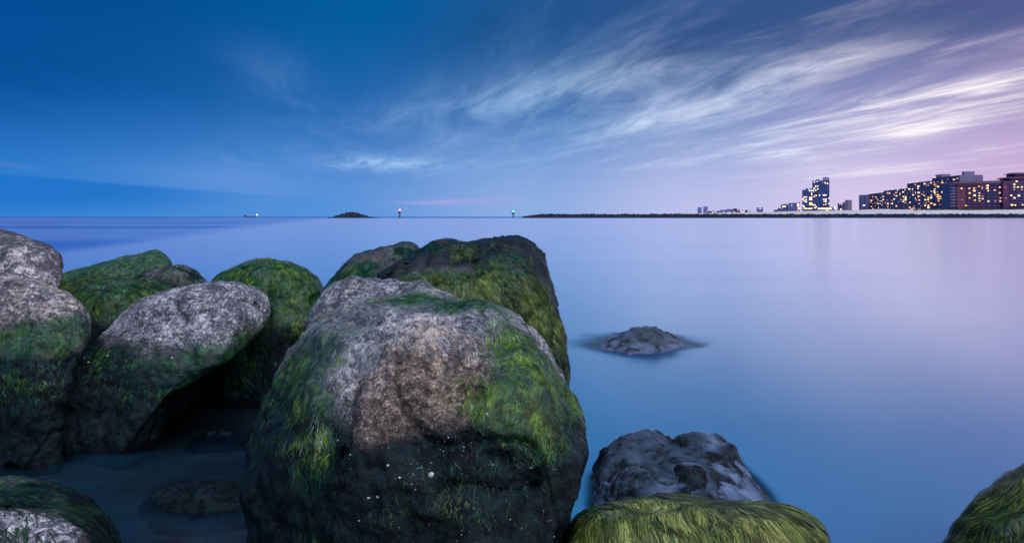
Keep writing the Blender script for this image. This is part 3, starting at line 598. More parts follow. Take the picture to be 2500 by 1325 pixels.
# ------------------------------------------------------------------ far shore
FAR_ROCK = simple('far_rock', (.016, .026, .06), .8, .5, .6)
def rubble(name, pts, label, cat):
    """a mound of blocks; pts are (x, y, z, size)"""
    vs, fs = [], []
    cube = [(-1, -1, -1), (1, -1, -1), (1, 1, -1), (-1, 1, -1), (-1, -1, 1), (1, -1, 1), (1, 1, 1), (-1, 1, 1)]
    qf = [[0, 3, 2, 1], [4, 5, 6, 7], [0, 1, 5, 4], [1, 2, 6, 5], [2, 3, 7, 6], [3, 0, 4, 7]]
    for x, y, z, r in pts:
        b = len(vs); a = random.random()*3; ca, sa = math.cos(a), math.sin(a)
        for q in cube:
            e = [q[k]*r*random.uniform(.55, 1.0)*(1, 1, .8)[k] for k in range(3)]; vs.append((x+e[0]*ca-e[1]*sa, y+e[0]*sa+e[1]*ca, z+e[2]))
        fs += [[b+j for j in f] for f in qf]
    c = np.array(vs); return tag(mesh_obj(name, c, fs, FAR_ROCK, None, [float(c[:, 0].mean()), float(c[:, 1].mean()), float(c[:, 2].min())]), label, cat)
JY = 600.0; pts = []
xx = 13.0
while xx < 640:
    hgt = 3.6*min(1, .25+(xx-13)/22)*random.uniform(.86, 1.14)
    for row, (dy, fz) in enumerate([(-7, .0), (-5, .22), (-3.2, .45), (-1.6, .68), (0, .86), (2, .8)]):
        pts.append((xx+random.uniform(-.8, .8), JY+dy+random.uniform(-.5, .5), hgt*fz+random.uniform(-.25, .3), random.uniform(.9, 1.5)))
    xx += 1.5
rubble('rock_jetty', pts, 'long low rubble jetty of dark stones along the beach', 'jetty')
pts = []
prof = [(808, 533), (820, 528), (835, 523), (850, 519.5), (862, 518.5), (872, 520.5), (885, 524), (897, 527.5), (908, 530.5), (918, 532.5)]
IY = 555.0
for px in np.arange(808, 918, 1.9):
    hz = P(px, np.interp(px, [p[0] for p in prof], [p[1] for p in prof]), IY)[2]; X = P(px, 0, IY)[0]
    for k in range(6):
        f = k/5; pts.append((X+random.uniform(-.6, .6), IY-9*(1-f)+random.uniform(-.5, .5), max(-.2, hz*f-.6+random.uniform(-.3, .4)), random.uniform(.7, 1.4)))
rubble('rock_mound', pts, 'dark rubble mound rising from the sea beside the red channel marker', 'rock mound')
# channel markers
def lamp_mat(name, col, es): return simple(name, col, .4, .0, 1, .5, 0, col, es)
DARK = simple('dark_timber', (.02, .025, .05), .8); REDP = simple('red_board', (.45, .03, .10), .5); GRNP = simple('green_board', (.02, .30, .22), .5)
L_RED = lamp_mat('red_lantern', (1.0, .22, .25), 3.2); L_GRN = lamp_mat('green_lantern', (.10, .95, .72), 2.6)
def box(x0, x1, y0, y1, z0, z1):
    v = [(x0, y0, z0), (x1, y0, z0), (x1, y1, z0), (x0, y1, z0), (x0, y0, z1), (x1, y0, z1), (x1, y1, z1), (x0, y1, z1)]
    return v, [[0, 3, 2, 1], [4, 5, 6, 7], [0, 1, 5, 4], [1, 2, 6, 5], [2, 3, 7, 6], [3, 0, 4, 7]]
def boxes(name, L, mat, parent=None, loc=None):
    vs, fs = [], []
    for b in L:
        v, f = box(*b); n = len(vs); vs += v; fs += [[n+k for k in q] for q in f]
    return mesh_obj(name, vs, fs, mat, parent, loc)
def cyl(r0, r1, z0, z1, n=10, cx=0, cy=0):
    v = [(cx+math.cos(2*math.pi*k/n)*r, cy+math.sin(2*math.pi*k/n)*r, zz) for zz, r in ((z0, r0), (z1, r1)) for k in range(n)]
    f = [[k, (k+1) % n, n+(k+1) % n, n+k] for k in range(n)]+[list(range(n))[::-1], list(range(n, 2*n))]; return v, f
def ball(r, n=8, c=(0, 0, 0)):
    v, f = [(c[0], c[1], c[2]+r)], []
    for i in range(1, n//2):
        for j in range(n): a = math.pi*i/(n//2); t = 2*math.pi*j/n; v.append((c[0]+r*math.sin(a)*math.cos(t), c[1]+r*math.sin(a)*math.sin(t), c[2]+r*math.cos(a)))
    v.append((c[0], c[1], c[2]-r)); m = n//2-1
    f += [[0, 1+j, 1+(j+1) % n] for j in range(n)]
    for i in range(m-1): f += [[1+i*n+j, 1+(i+1)*n+j, 1+(i+1)*n+(j+1) % n, 1+i*n+(j+1) % n] for j in range(n)]
    f += [[len(v)-1, 1+(m-1)*n+(j+1) % n, 1+(m-1)*n+j] for j in range(n)]; return v, f
def empty(name, loc):
    o = bpy.data.objects.new(name, None); COL.objects.link(o); o.location = loc; return o
def marker(px, Y, ytop, label, board, lampm, tri):
    X = P(px, 0, Y)[0]; zt = P(px, ytop, Y)[2]; e = empty('channel_marker', (X, Y, ZB)); tag(e, label, 'channel marker')
    h = zt-ZB; mesh_obj('pile', *cyl(.65, .55, 0, h-2.6), DARK, e)
    mesh_obj('ladder', *box(-.25, .25, -.95, -.7, 2.5, h-3.5), DARK, e)
    mesh_obj('platform', *box(-1.2, 1.2, -.9, .9, h-2.6, h-2.4), DARK, e)
    if tri:
        for sx, mt in ((-1, DARK), (1, board)):
            v = [(sx*.1, -.8-.0, h-2.4), (sx*2.0, -.5, h-4.6), (-sx*.0+sx*.1, -.9, h-4.6)]; v += [(a, b+.12, c) for a, b, c in v]
            mesh_obj('day_board', v, [[0, 1, 2], [3, 5, 4], [0, 3, 4, 1], [1, 4, 5, 2], [2, 5, 3, 0]], mt, e)
    else:
        for sx, mt in ((-1, DARK), (1, board)): mesh_obj('day_board', *box(min(sx*.08, sx*1.8), max(sx*.08, sx*1.8), -.92, -.8, h-4.6, h-2.4), mt, e)
    mesh_obj('lantern', *ball(.95, 8, (0, 0, h-1.5)), lampm, e)
marker(976, 540, 509, 'channel marker pile with red triangular board and lit red lantern', REDP, L_RED, True)
marker(1253, 640, 513, 'channel marker pile with green square board and lit green lantern', GRNP, L_GRN, False)
# fishing boat
HULL = simple('hull_paint', (.08, .20, .42), .5); L_BOAT = lamp_mat('boat_light', (.6, 1.0, .9), 6); CAB = simple('cabin_paint', (.25, .4, .6), .5)
Yb = 900.0; xb = P(612, 0, Yb)[0]; boat = empty('fishing_boat', (xb, Yb, -.4)); tag(boat, 'small fishing boat with raised outriggers on the horizon', 'boat')
hv = [(-10, -2, 0), (8, -2, 0), (11, 0, 0), (8, 2, 0), (-10, 2, 0), (-10.5, -2.6, 2.4), (8, -2.6, 2.6), (12.5, 0, 3.6), (8, 2.6, 2.6), (-10.5, 2.6, 2.4)]
mesh_obj('hull', hv, [[4, 3, 2, 1, 0], [5, 6, 7, 8, 9]]+[[k, (k+1) % 5, 5+(k+1) % 5, 5+k] for k in range(5)], HULL, boat)
mesh_obj('cabin', *box(-3, 3, -1.6, 1.6, 2.4, 5.6), CAB, boat); mesh_obj('mast', *cyl(.2, .12, 2.4, 9.5, 6, -1), DARK, boat)
mesh_obj('net_drum', *cyl(1.3, 1.3, 2.2, 4.4, 8, -9), DARK, boat)
for sx in (-1, 1): mesh_obj('outrigger', [(-1+sx*.15, 0, 5.5), (-1-sx*.15, 0, 5.2), (-1+sx*4.6, 0, 8.4), (-1+sx*4.5, 0, 8.7), (-1+sx*.15, .2, 5.5), (-1-sx*.15, .2, 5.2), (-1+sx*4.6, .2, 8.4), (-1+sx*4.5, .2, 8.7)], [[0, 1, 2, 3], [7, 6, 5, 4], [0, 4, 5, 1], [1, 5, 6, 2], [2, 6, 7, 3], [3, 7, 4, 0]], DARK, boat)
mesh_obj('deck_light', *ball(.9, 8, (10.2, -.6, 4.2)), L_BOAT, boat)

# beach and dunes behind the jetty
def land_z(X, Y):
    n = fbm(np.stack([X*.02, Y*.02, X*0], 1), 1.0, 4, 5)
    k = sm(X, 300, 520)*sm(Y, 622, 720); return -1.5+3.8*sm(Y, 606, 640)+(7.8+n*2.0)*k
lx = np.r_[np.linspace(60, 760, 90), 900, 1300, 2600]; ly = np.r_[np.linspace(604, 900, 60), np.geomspace(920, 4200, 24)]
gx, gy = np.meshgrid(lx, ly); V = np.stack([gx.ravel(), gy.ravel(), land_z(gx.ravel(), gy.ravel())], 1)
i = np.arange(gx.size).reshape(gx.shape); Fq = np.stack([i[:-1, :-1], i[:-1, 1:], i[1:, 1:], i[1:, :-1]], -1).reshape(-1, 4)
tag(mesh_obj('beach', V, Fq, SAND, None, None, True), kind='structure')
def lz(X, Y): return float(land_z(np.array([float(X)]), np.array([float(Y)]))[0])
VEG = simple('dune_scrub', (.02, .04, .035), .9, .5, .5)
vs, fs = [], []
for _ in range(5200):
    px = random.uniform(2230, 2520); Y = random.uniform(700, 755); X = (px-CX)/F*Y
    if random.random() > .25+.75*sm(px, 2260, 2340): continue
    g = lz(X, Y); r = random.uniform(.5, 1.3); n = len(vs); a = random.random()*6
    hh = random.uniform(.6, 1.9)
    for k in range(3): vs.append((X+math.cos(a+k*2.1)*r, Y+math.sin(a+k*2.1)*r, g+random.uniform(-.2, .3)))
    vs.append((X+random.uniform(-.4, .4), Y, g+hh)); fs += [[n, n+1, n+3], [n+1, n+2, n+3], [n+2, n, n+3]]
tag(mesh_obj('dune_scrub', vs, fs, VEG), 'dark low scrub along the dune before the brown hotel', 'scrub', None, 'stuff')
# ------------------------------------------------------------------ buildings
GLASS = simple('dark_glazing', (.012, .022, .13), .25, .3, .2); SLABM = simple('blue_grey_render', (.055, .07, .20), .7, .15, .1)
PALEB = simple('pale_blue_render', (.17, .19, .36), .7, .1, .1); LILAC = simple('lilac_render', (.19, .17, .31), .7, .1, .1)
BROWN = simple('brown_stucco', (.13, .042, .075), .8, .15, .1); BROWN2 = simple('plum_stucco', (.085, .027, .10), .8, .15, .1)
ROOFM = simple('plum_roof', (.035, .018, .07), .8, .2, .1); BLUEBAL = simple('blue_railing', (.035, .045, .19), .6, .2, .1)
TOWG = simple('tower_glazing', (.02, .07, .26), .2, .3, .1); TOWS = simple('tower_slab', (.08, .10, .27), .6, .15, .1)
HAZB = simple('haze_tinted_blue_render', (.15, .20, .44), .8, .1, .05); HAZD = simple('haze_tinted_navy_render', (.045, .065, .22), .8, .1, .05); CREAM = simple('cream_render', (.42, .36, .38), .8, .1, .05)  # distance haze is put into the blue and navy wall colours
WIN = dict(w=lamp_mat('window_white', (1.0, .80, .54), 1.7), y=lamp_mat('window_yellow', (1.0, .68, .30), 1.7), o=lamp_mat('window_orange', (1.0, .45, .16), 1.5), r=lamp_mat('window_rose', (1.0, .30, .26), .8))
PINK = lamp_mat('roof_lamp_pink', (1.0, .40, .50), 1.6)
wv, wf = box(-.5, .5, -.5, .5, -.5, .5); WME = {}
for k, mt in WIN.items():
    me = bpy.data.meshes.new('window_'+k); me.from_pydata(wv, [], wf); me.materials.append(mt); WME[k] = me
bv_, bf_ = ball(.5, 6); PME = bpy.data.meshes.new('roof_lamp'); PME.from_pydata(bv_, [], bf_); PME.materials.append(PINK)
SZ = dict(s=1.8, m=2.6, l=3.4, x=4.6)
class Bld:
    """a building on the line from (px0, Y0) to (px1, Y1); local x runs along the line, local -y faces out"""
    def __init__(s, name, label, px0, Y0, px1, Y1, ytop, yref, depth, wall, ybase=None, group=None, cat='building'):
        a, b = P(px0, 0, Y0)[:2], P(px1, 0, Y1)[:2]; s.a, s.d = a, (b-a); s.L = float(np.hypot(*s.d)); s.u = s.d/s.L
        s.z0 = min(lz(a[0], a[1]), lz(b[0], b[1]))-1.0; s.zt = P(0, ytop, yref)[2]; s.h = s.zt-s.z0; s.depth = depth
        s.e = empty(name, (a[0], a[1], s.z0)); s.e.rotation_euler = (0, 0, math.atan2(s.u[1], s.u[0])); tag(s.e, label, cat, group)
        boxes('wall', [(0, s.L, 0, depth, 0, s.h)], wall, s.e)
    def part(s, name, b, mat): return boxes(name, [b], mat, s.e)
    def rep(s, name, b, mat, offs):
        first = None
        for o in offs:
            if first is None: first = boxes(name, [b], mat, s.e); q = first
            else: q = first.copy(); COL.objects.link(q)
            q.location = o
    def floors(s, n, mat, out=.6, hh=1.1, x0=0.0, x1=None, z0=0.0, z1=None):
        x1 = s.L if x1 is None else x1; z1 = s.h if z1 is None else z1; st = (z1-z0)/n
        s.rep('balcony', (x0, x1, -out, -.01, 0, hh), mat, [(0, 0, z0+k*st) for k in range(1, n)])
    def fins(s, n, mat, out=.8, w=.5, x0=0.0, x1=None):
        x1 = s.L if x1 is None else x1
        s.rep('divider', (-w/2, w/2, -out, -.012, 0, s.h-.2), mat, [(x0+(x1-x0)*(k+.5)/n, 0, 0) for k in range(n)])
    def local(s, px, py):
        k = (px-CX)/F; t = (k*s.a[1]-s.a[0])/(s.d[0]-k*s.d[1]); Y = s.a[1]+t*s.d[1]; return t*s.L, H-(py-HY)/F*Y-s.z0, Y
    def win(s, L, org, sc, out=.7, dflt='w'):
        for q in L:
            px, py = org[0]+q[0]/sc, org[1]+q[1]/sc; x_, z_, Y = s.local(px, py)
            kx = Y/F; size = SZ[q[2]]*kx; ob = bpy.data.objects.new('window', WME[q[3] if len(q) > 3 else dflt]); COL.objects.link(ob); ob.parent = s.e
            cosf = max(.45, abs(s.u[0]*1.0)); wx = size/cosf*.8
            ob.location = (min(max(x_, wx/2), s.L-wx/2), -out/2, min(max(z_, size*.4), s.h-size*.4)); ob.scale = (wx, out+.04, size*.78)
    def dim(s, n, nx, nz):
        for _ in range(n):
            Y = s.a[1]+.5*s.d[1]; size = random.uniform(1.2, 2.0)*Y/F; ob = bpy.data.objects.new('window', WME[random.choice('rroo')]); COL.objects.link(ob); ob.parent = s.e
            ob.location = (s.L*(random.randrange(nx)+.5)/nx, -.36, 3+(s.h-6)*(random.randrange(nz)+.5)/nz); ob.scale = (size*1.2, .75, size)
    def roof_lamps(s, n, r=1.0, x0=.05, x1=.95, z=None):
        for k in range(n):
            ob = bpy.data.objects.new('roof_lamp', PME); COL.objects.link(ob); ob.parent = s.e
            ob.location = (s.L*(x0+(x1-x0)*(k+.5)/n+random.uniform(-.03, .03)), .4, (s.h if z is None else z)+r*.35); ob.scale = (r, r, r)
Z1 = ((2090, 410), 10.19); Z2 = ((2290, 410), 10.19); Z3 = ((1930, 420), 12.04); Z4 = ((1690, 480), 9.26)
# condominium row receding along the beach
b = Bld('condominium', 'far end block of the stepped condominium row, plain pale end wall', 2097, 1105, 2121, 1105*.987, 476.5, 1100, 22, PALEB)
b.win([(200, 930, 'l')], *Z1, out=.3); b.rep('window_slot', (-1.2, 1.2, -.15, -.01, 0, 1.6), GLASS, [(xx_, 0, 4+k*3.1) for xx_ in (3.0, 10.0) for k in range(9)])
b.part('roof_parapet', (-.4, b.L+.4, -.4, 1.0, b.h-.3, b.h+.5), SLABM)
b = Bld('condominium', 'lowest lit block of the stepped condominium row', 2120, 1110, 2158, 1020, 471.5, 1065, 22, GLASS)
b.floors(14, SLABM); b.fins(9, SLABM); b.dim(16, 18, 14)
b.win([(410, 720, 'm', 'o'), (505, 730, 'm'), (545, 787, 'm', 'o'), (385, 808, 'l'), (372, 857, 'm', 'o'), (605, 825, 's'), (645, 820, 'm'), (632, 740, 's', 'o'), (680, 708, 'l', 'y'), (688, 785, 'l'), (555, 887, 'l'), (605, 887, 's'), (670, 875, 's', 'r'), (390, 962, 'm'), (340, 985, 'l', 'o'), (350, 1022, 'l', 'y'), (430, 1010, 'l', 'o'), (560, 985, 's'), (650, 918, 's'), (680, 1050, 'l', 'y'), (490, 1060, 's'), (640, 640, 's', 'r')], *Z1)
b.roof_lamps(4, 1.6)
b = Bld('condominium', 'second lowest lit block of the stepped condominium row', 2158, 1020, 2215, 925, 462.5, 970, 22, GLASS)
b.floors(15, SLABM); b.fins(10, SLABM); b.dim(20, 20, 15)
b.win([(780, 622, 'l', 'o'), (835, 625, 'l', 'y'), (1045, 557, 'l', 'y'), (1000, 612, 'm'), (1105, 630, 'm', 'o'), (1105, 672, 'm', 'o'), (1175, 600, 'l'), (1230, 547, 'm'), (1008, 695, 'l'), (955, 777, 'l', 'y'), (905, 810, 'm', 'r'), (905, 887, 'l'), (860, 887, 's', 'r'), (800, 893, 'l'), (800, 852, 's', 'r'), (795, 965, 'm', 'o'), (808, 1030, 'm', 'o'), (1180, 722, 'm'), (1240, 715, 'm', 'y'), (1240, 755, 'x', 'y'), (1240, 795, 'x', 'y'), (1180, 795, 'm', 'o'), (1125, 797, 'm', 'r'), (1180, 838, 'l'), (1070, 840, 's', 'r'), (1010, 945, 'x', 'o'), (940, 1050, 'm'), (1235, 1048, 'm', 'o')], *Z1)
b.roof_lamps(4, 1.5)
b = Bld('condominium', 'second tallest lit block of the stepped condominium row', 2215, 925, 2276, 850, 444.6, 887, 24, GLASS)
b.floors(17, SLABM); b.fins(9, SLABM); b.dim(22, 18, 17)
b.win([(1330, 525, 'x', 'y'), (1415, 525, 'm'), (1415, 575, 's', 'r'), (1485, 415, 'm', 'o'), (1557, 457, 'x', 'y'), (1555, 512, 'l'), (1712, 390, 'l'), (1740, 435, 's', 'r'), (1797, 432, 'm', 'r'), (1870, 370, 'l', 'y'), (1490, 612, 'm'), (1565, 612, 'x', 'y'), (1425, 668, 'l'), (1565, 705, 'x', 'o'), (1705, 682, 'l', 'o'), (1650, 650, 's'), (1490, 758, 'm'), (1500, 802, 'm', 'r'), (1575, 800, 'm'), (1575, 890, 'm', 'o'), (1355, 857, 'l'), (1730, 790, 'l', 'y'), (1805, 735, 'm', 'y'), (1800, 785, 'l', 'y'), (1812, 838, 's', 'o'), (1885, 582, 'm', 'o'), (1882, 682, 'm', 'o'), (1882, 740, 'x', 'y'), (1885, 877, 'l', 'y'), (1725, 935, 'l', 'y'), (1810, 932, 'l', 'y'), (1810, 985, 'x', 'y'), (1350, 985, 'x', 'o'), (1400, 1020, 'l', 'o'), (1435, 988, 'm', 'o'), (1475, 1020, 'x', 'y'), (1545, 1020, 'm', 'o'), (1590, 1020, 'm', 'o')], *Z1)
b.roof_lamps(3, 1.6, 0, .5)
b = Bld('condominium', 'tallest nearest block of the stepped condominium row with white end wall and roof box', 2276, 850, 2342, 790, 431.5, 820, 30, GLASS)
b.floors(18, SLABM); b.fins(8, SLABM); b.dim(22, 16, 18)
b.win([(1955, 415, 'm', 'o'), (2040, 350, 's', 'r'), (2045, 465, 'l', 'y'), (1965, 527, 'm'), (1950, 578, 'l'), (1965, 625, 'm'), (1985, 465, 's', 'r'), (2045, 667, 'l', 'o'), (2045, 715, 'x', 'o'), (2060, 770, 'l', 'o'), (2065, 822, 'm', 'o'), (2000, 668, 'm', 'o'), (1960, 910, 'x', 'o'), (2100, 705, 'l', 'o'), (2100, 757, 'l', 'o'), (2095, 910, 'm', 'r')], *Z1)
b.win([(120, 310, 'm', 'r'), (120, 370, 'x', 'y'), (220, 418, 'm', 'r'), (10, 467, 'l', 'y'), (405, 287, 'l', 'y'), (490, 265, 'm', 'o'), (215, 355, 's', 'r'), (315, 473, 'l'), (323, 523, 'm'), (228, 530, 's', 'r'), (315, 625, 'x', 'y'), (125, 600, 'x', 'y'), (330, 740, 'm'), (235, 690, 's', 'r'), (25, 820, 'm', 'o'), (240, 853, 's', 'r'), (243, 905, 's', 'r'), (335, 940, 'l', 'y')], *Z2)
b.part('roof_box', (4, b.L*.30, 2, 14, b.h, b.h+4.5), LILAC); b.roof_lamps(2, 1.8, .04, .12)
b.part('floodlight', (b.L*.70, b.L*.70+1.9, -1.4, .0, 0, 1.8), WIN['y']).location = (0, 0, b.local(2304, 483.5)[1])
# its white return wall faces the viewer
xe = b.L; wdt = (2385-2342)/F*790/ max(.5, 1)
b.part('end_wall', (xe+.01, xe+.6, .01, 30, 0, b.h+.3), LILAC); b.part('penthouse', (xe*.93, xe-.5, 6, 20, b.h, b.h+5.2), PALEB)
# brown hotel
hb = Bld('hotel', 'brown stucco hotel with deep balconies and plum roof beside the condominium row', 2337, 742, 2449, 736, 448, 740, 30, BROWN)
xw = hb.local(2360, 0)[0]; n = 8; st_ = (hb.h-4.5)/n
hb.rep('loggia', (xw, hb.L-1, -.10, -.005, 0, st_*.62), GLASS, [(0, 0, 2.2+k*st_) for k in range(1, n+1)])
hb.rep('balcony', (xw-.5, hb.L-.5, -1.2, -.012, 0, st_*.30), BLUEBAL, [(0, 0, 2.2+k*st_+st_*.0) for k in range(1, n+1)])
hb.rep('divider', (-.35, .35, -1.0, -.015, 4, hb.h-2), BROWN, [(xw+(hb.L-xw)*f, 0, 0) for f in (.02, .22, .38)])
hb.rep('divider', (-.3, .3, -1.0, -.014, 4, hb.h-2), BLUEBAL, [(xw+(hb.L-xw)*f, 0, 0) for f in (.55, .72, .86)])
hb.rep('side_balcony', (-7.0, -.01, .5, 5, 0, st_*.35), LILAC, [(0, 0, 2.2+k*st_) for k in range(1, n+1)])
hb.part('side_wall', (-6.2, -.02, 2.0, 20, 0, hb.h-.5), GLASS)
hb.rep('window_slot', (-.8, .8, -.12, -.01, 0, 1.4), GLASS, [(xw*.45, 0, 5+k*st_) for k in range(1, 8)])
xr0, xr1 = -1.5, hb.L+1
mesh_obj('roof', [(xr0-6, -2.2, hb.h-.2), (xr1, -2.2, hb.h-.2), (xr1, 32, hb.h-.2), (xr0-6, 32, hb.h-.2), (xr0-2, 1.5, hb.h+2.2), (xr1, 1.5, hb.h+4.0), (xr1, 28, hb.h+4.0), (xr0-2, 28, hb.h+2.2)], [[0, 3, 2, 1], [4, 5, 6, 7], [0, 1, 5, 4], [1, 2, 6, 5], [2, 3, 7, 6], [3, 0, 4, 7]], ROOFM, hb.e)
mesh_obj('eave_band', *box(-1.0, hb.L, -1.3, -.02, hb.h-2.4, hb.h-.25), BROWN2, hb.e)
HW = [(575, 512, 'm'), (765, 510, 'l', 'o'), (775, 628, 'x', 'o'), (775, 747, 'm', 'o'), (885, 503, 'l', 'o'), (890, 568, 'x', 'y'), (900, 685, 'x', 'y'), (903, 803, 'l', 'o'), (1010, 460, 'm', 'o'), (1083, 460, 's', 'r'), (1085, 503, 'm', 'o'), (1013, 628, 'm', 'y'), (1020, 693, 'm', 'y'), (1020, 757, 'm', 'y'), (1025, 820, 'm', 'o'), (1220, 440, 'x', 'y'), (1215, 500, 'x', 'y'), (1230, 568, 'l', 'y'), (1240, 828, 'l', 'y'), (1100, 700, 'm', 'r'), (1100, 767, 'm'), (1398, 555, 'l', 'o'), (1410, 823, 'm', 'r'), (1520, 483, 'l', 'y'), (1520, 620, 'l', 'o'), (1545, 747, 'm', 'o'), (1540, 825, 'l', 'o'), (690, 935, 'm', 'y'), (585, 800, 's', 'r')]
hb.win(HW, *Z2, out=1.4)
h2 = Bld('hotel', 'higher plum tower wing with stepped roof adjoining the brown hotel', 2449, 733, 2560, 728, 441.5, 731, 34, BROWN2)
xw = h2.local(2466, 0)[0]; n = 9; st_ = (h2.h-4)/n
h2.rep('loggia', (xw, h2.L-1, -.10, -.005, 0, st_*.62), GLASS, [(0, 0, 2.0+k*st_) for k in range(1, n)])
h2.rep('balcony', (xw-.5, h2.L-.5, -1.2, -.012, 0, st_*.30), BLUEBAL, [(0, 0, 2.0+k*st_) for k in range(1, n)])
h2.win([(1885, 412, 'l'), (1885, 473, 'l', 'o'), (1975, 478, 'l', 'y'), (2075, 475, 'l', 'y'), (1885, 537, 'm', 'r'), (2070, 537, 'm', 'r'), (1810, 685, 'l', 'y'), (2000, 690, 'x', 'y'), (1890, 745, 'l'), (1825, 922, 'x', 'y'), (1905, 925, 'l', 'y'), (2095, 917, 'm', 'y'), (1660, 480, 's', 'r'), (1672, 750, 's', 'r')], *Z2, out=1.4)
xs0 = h2.local(2463, 0)[0]
def hip(name, x0, x1, y0, y1, z0, z1, ins, mat, e): mesh_obj(name, [(x0, y0, z0), (x1, y0, z0), (x1, y1, z0), (x0, y1, z0), (x0+ins, y0+ins, z1), (x1-ins, y0+ins, z1), (x1-ins, y1-ins, z1), (x0+ins, y1-ins, z1)], [[0, 3, 2, 1], [4, 5, 6, 7], [0, 1, 5, 4], [1, 2, 6, 5], [2, 3, 7, 6], [3, 0, 4, 7]], mat, e)
h2.part('upper_storey', (xs0+3, h2.L, 1, 20, h2.h, h2.h+3.2), BROWN2); hip('upper_roof', xs0-1, h2.L+3, -1, 23, h2.h+3.2, h2.h+5.2, 4, ROOFM, h2.e)
h2.part('turret', (xs0+10, h2.L, 4, 18, h2.h+5.2, h2.h+8.8), BROWN2); hip('turret_roof', xs0+7.5, h2.L+2, 2, 20, h2.h+8.8, h2.h+11, 4, ROOFM, h2.e)
h2.win([(1945, 292, 'l', 'y')], *Z2, out=1.4)
# twin glass towers
TY = 1500.0
def turn(px0, px1, Y):
    a, b = (px0-CX)/F, (px1-CX)/F; k = (a+b)/2; return Y*(1+a*k)/(1+b*k)
def tower(px0, px1, ytop, n, label, L, fin):
    t = Bld('glass_tower', label, px0, TY, px1, turn(px0, px1, TY), ytop, TY, 30, TOWG, group=None, cat='tower')
    t.floors(n, TOWS, .9, 1.0); t.fins(fin, TOWS, 1.0, .9); t.win(L, *Z3, out=1.3); return t
t1 = tower(1958.5, 1983, 463.5, 17, 'shorter of the twin lit glass towers on a lit podium', [(560, 548, 'l'), (610, 548, 'l'), (625, 625, 'm'), (628, 670, 'm'), (405, 738, 'l'), (462, 733, 'l'), (370, 800, 'l'), (460, 815, 'l'), (570, 752, 'l'), (615, 750, 'l'), (570, 808, 'l'), (615, 805, 'l'), (407, 848, 'l'), (460, 875, 'l'), (570, 910, 'l', 'y'), (615, 912, 'l', 'y'), (570, 950, 'l', 'y'), (620, 950, 'l', 'y'), (375, 992, 'l'), (395, 1018, 'm'), (410, 1068, 'l', 'y'), (460, 1072, 'l', 'y'), (520, 1075, 'l', 'y'), (570, 1075, 'l', 'y'), (620, 1070, 'l', 'y')], 5)
t1.part('roof_box', (8, 14, 4, 12, t1.h, t1.h+4), TOWS); t1.part('roof_plant', (17, t1.L-.1, 3, 14, t1.h, t1.h+3.6), PALEB)
t2 = tower(1983.2, 2025, 441.5, 23, 'taller of the twin lit glass towers with tapered crown', [(700, 297, 'm'), (790, 282, 'm'), (740, 418, 'l'), (805, 415, 'm', 'y'), (698, 482, 'l'), (800, 498, 'l', 'y'), (740, 540, 'm'), (672, 550, 'l'), (900, 320, 'm', 'y'), (940, 305, 'm', 'y'), (1020, 320, 'l', 'y'), (1085, 340, 'l', 'y'), (748, 690, 'l', 'y'), (695, 722, 'm'), (860, 680, 'l'), (905, 680, 'l'), (950, 680, 'l'), (1000, 680, 'l'), (1040, 680, 'm'), (940, 803, 'l'), (985, 803, 'm'), (1040, 803, 'l'), (990, 863, 'm'), (1040, 865, 'l'), (930, 928, 'm'), (975, 960, 'm', 'o'), (1040, 945, 'm', 'y'), (1130, 770, 'm'), (1130, 925, 'm'), (755, 1022, 'l'), (715, 1055, 'l', 'y'), (665, 968, 'l'), (710, 965, 'l')], 4)
hip('crown', t2.L*.58, t2.L+.8, 1, 26, t2.h, t2.h+9, 2.5, PALEB, t2.e); t2.part('roof_box', (9, 16, 4, 12, t2.h, t2.h+3.6), TOWS); t2.part('core', (t2.L*.46, t2.L*.62, -1.5, -.02, 0, t2.h), TOWG); t2.roof_lamps(1, 2.2, .9, 1.0, t2.h+9)
pd = Bld('podium', 'bright lit podium at the foot of the twin glass towers', 1994, 1440, 2038, turn(1994, 2038, 1440), 506.5, 1440, 40, PALEB, cat='podium')
pd.win([(830+k*36, 1075, 'l', 'y' if k % 3 else 'w') for k in range(11)]+[(1060, 1130, 'l', 'y'), (1090, 1130, 'l', 'y'), (1200, 1185, 'm'), (1250, 1185, 'm'), (850, 1175, 'm', 'y'), (930, 1180, 'm', 'y')], *Z3, out=1.0)
pd.part('canopy', (-2, pd.L+14, -3, -.01, pd.h-6.4, pd.h-5.6), CREAM)
# smaller blocks
def block(px0, px1, ytop, Y, label, wall, n=0, fl=0, wins=(), org=Z4, name='apartment_block', slab=HAZB, lamps=0, depth=24):
    q = Bld(name, label, px0, Y, px1, turn(px0, px1, Y), ytop, Y, depth, wall, cat='building')
    if n: q.fins(n, slab, .9, 1.1)
    if fl: q.floors(fl, slab, .7, 1.2)
    q.win(wins, *org, out=1.2)
    if lamps: q.roof_lamps(lamps, Y/900)
    q.part('roof_parapet', (-.3, q.L+.3, -.3, 1, q.h-.2, q.h+.9), slab); return q
block(2045, 2057, 497, 1380, 'dark narrow block with one lit window, lower of the pair by the towers', HAZD, 0, 7, [(1480, 1095, 'l'), (1450, 930, 'm', 'o'), (1505, 905, 'm', 'o')], Z3, slab=HAZD, lamps=1)
block(2057.3, 2063, 495, 1390, 'cream end wall beside the dark narrow block', CREAM, 2, 0, [], Z3, slab=LILAC)
q = block(2063.3, 2080, 489.5, 1370, 'taller striped cream block of the pair by the towers', CREAM, 4, 0, [], Z3, slab=SLABM, lamps=2); q.part('dark_end', (0, q.L*.22, -1.2, -.02, 0, q.h), HAZD)
block(1889, 1898, 513, 1900, 'low dull purple block at the end of the cluster left of the glass towers', LILAC, 2, 3, [], slab=HAZD)
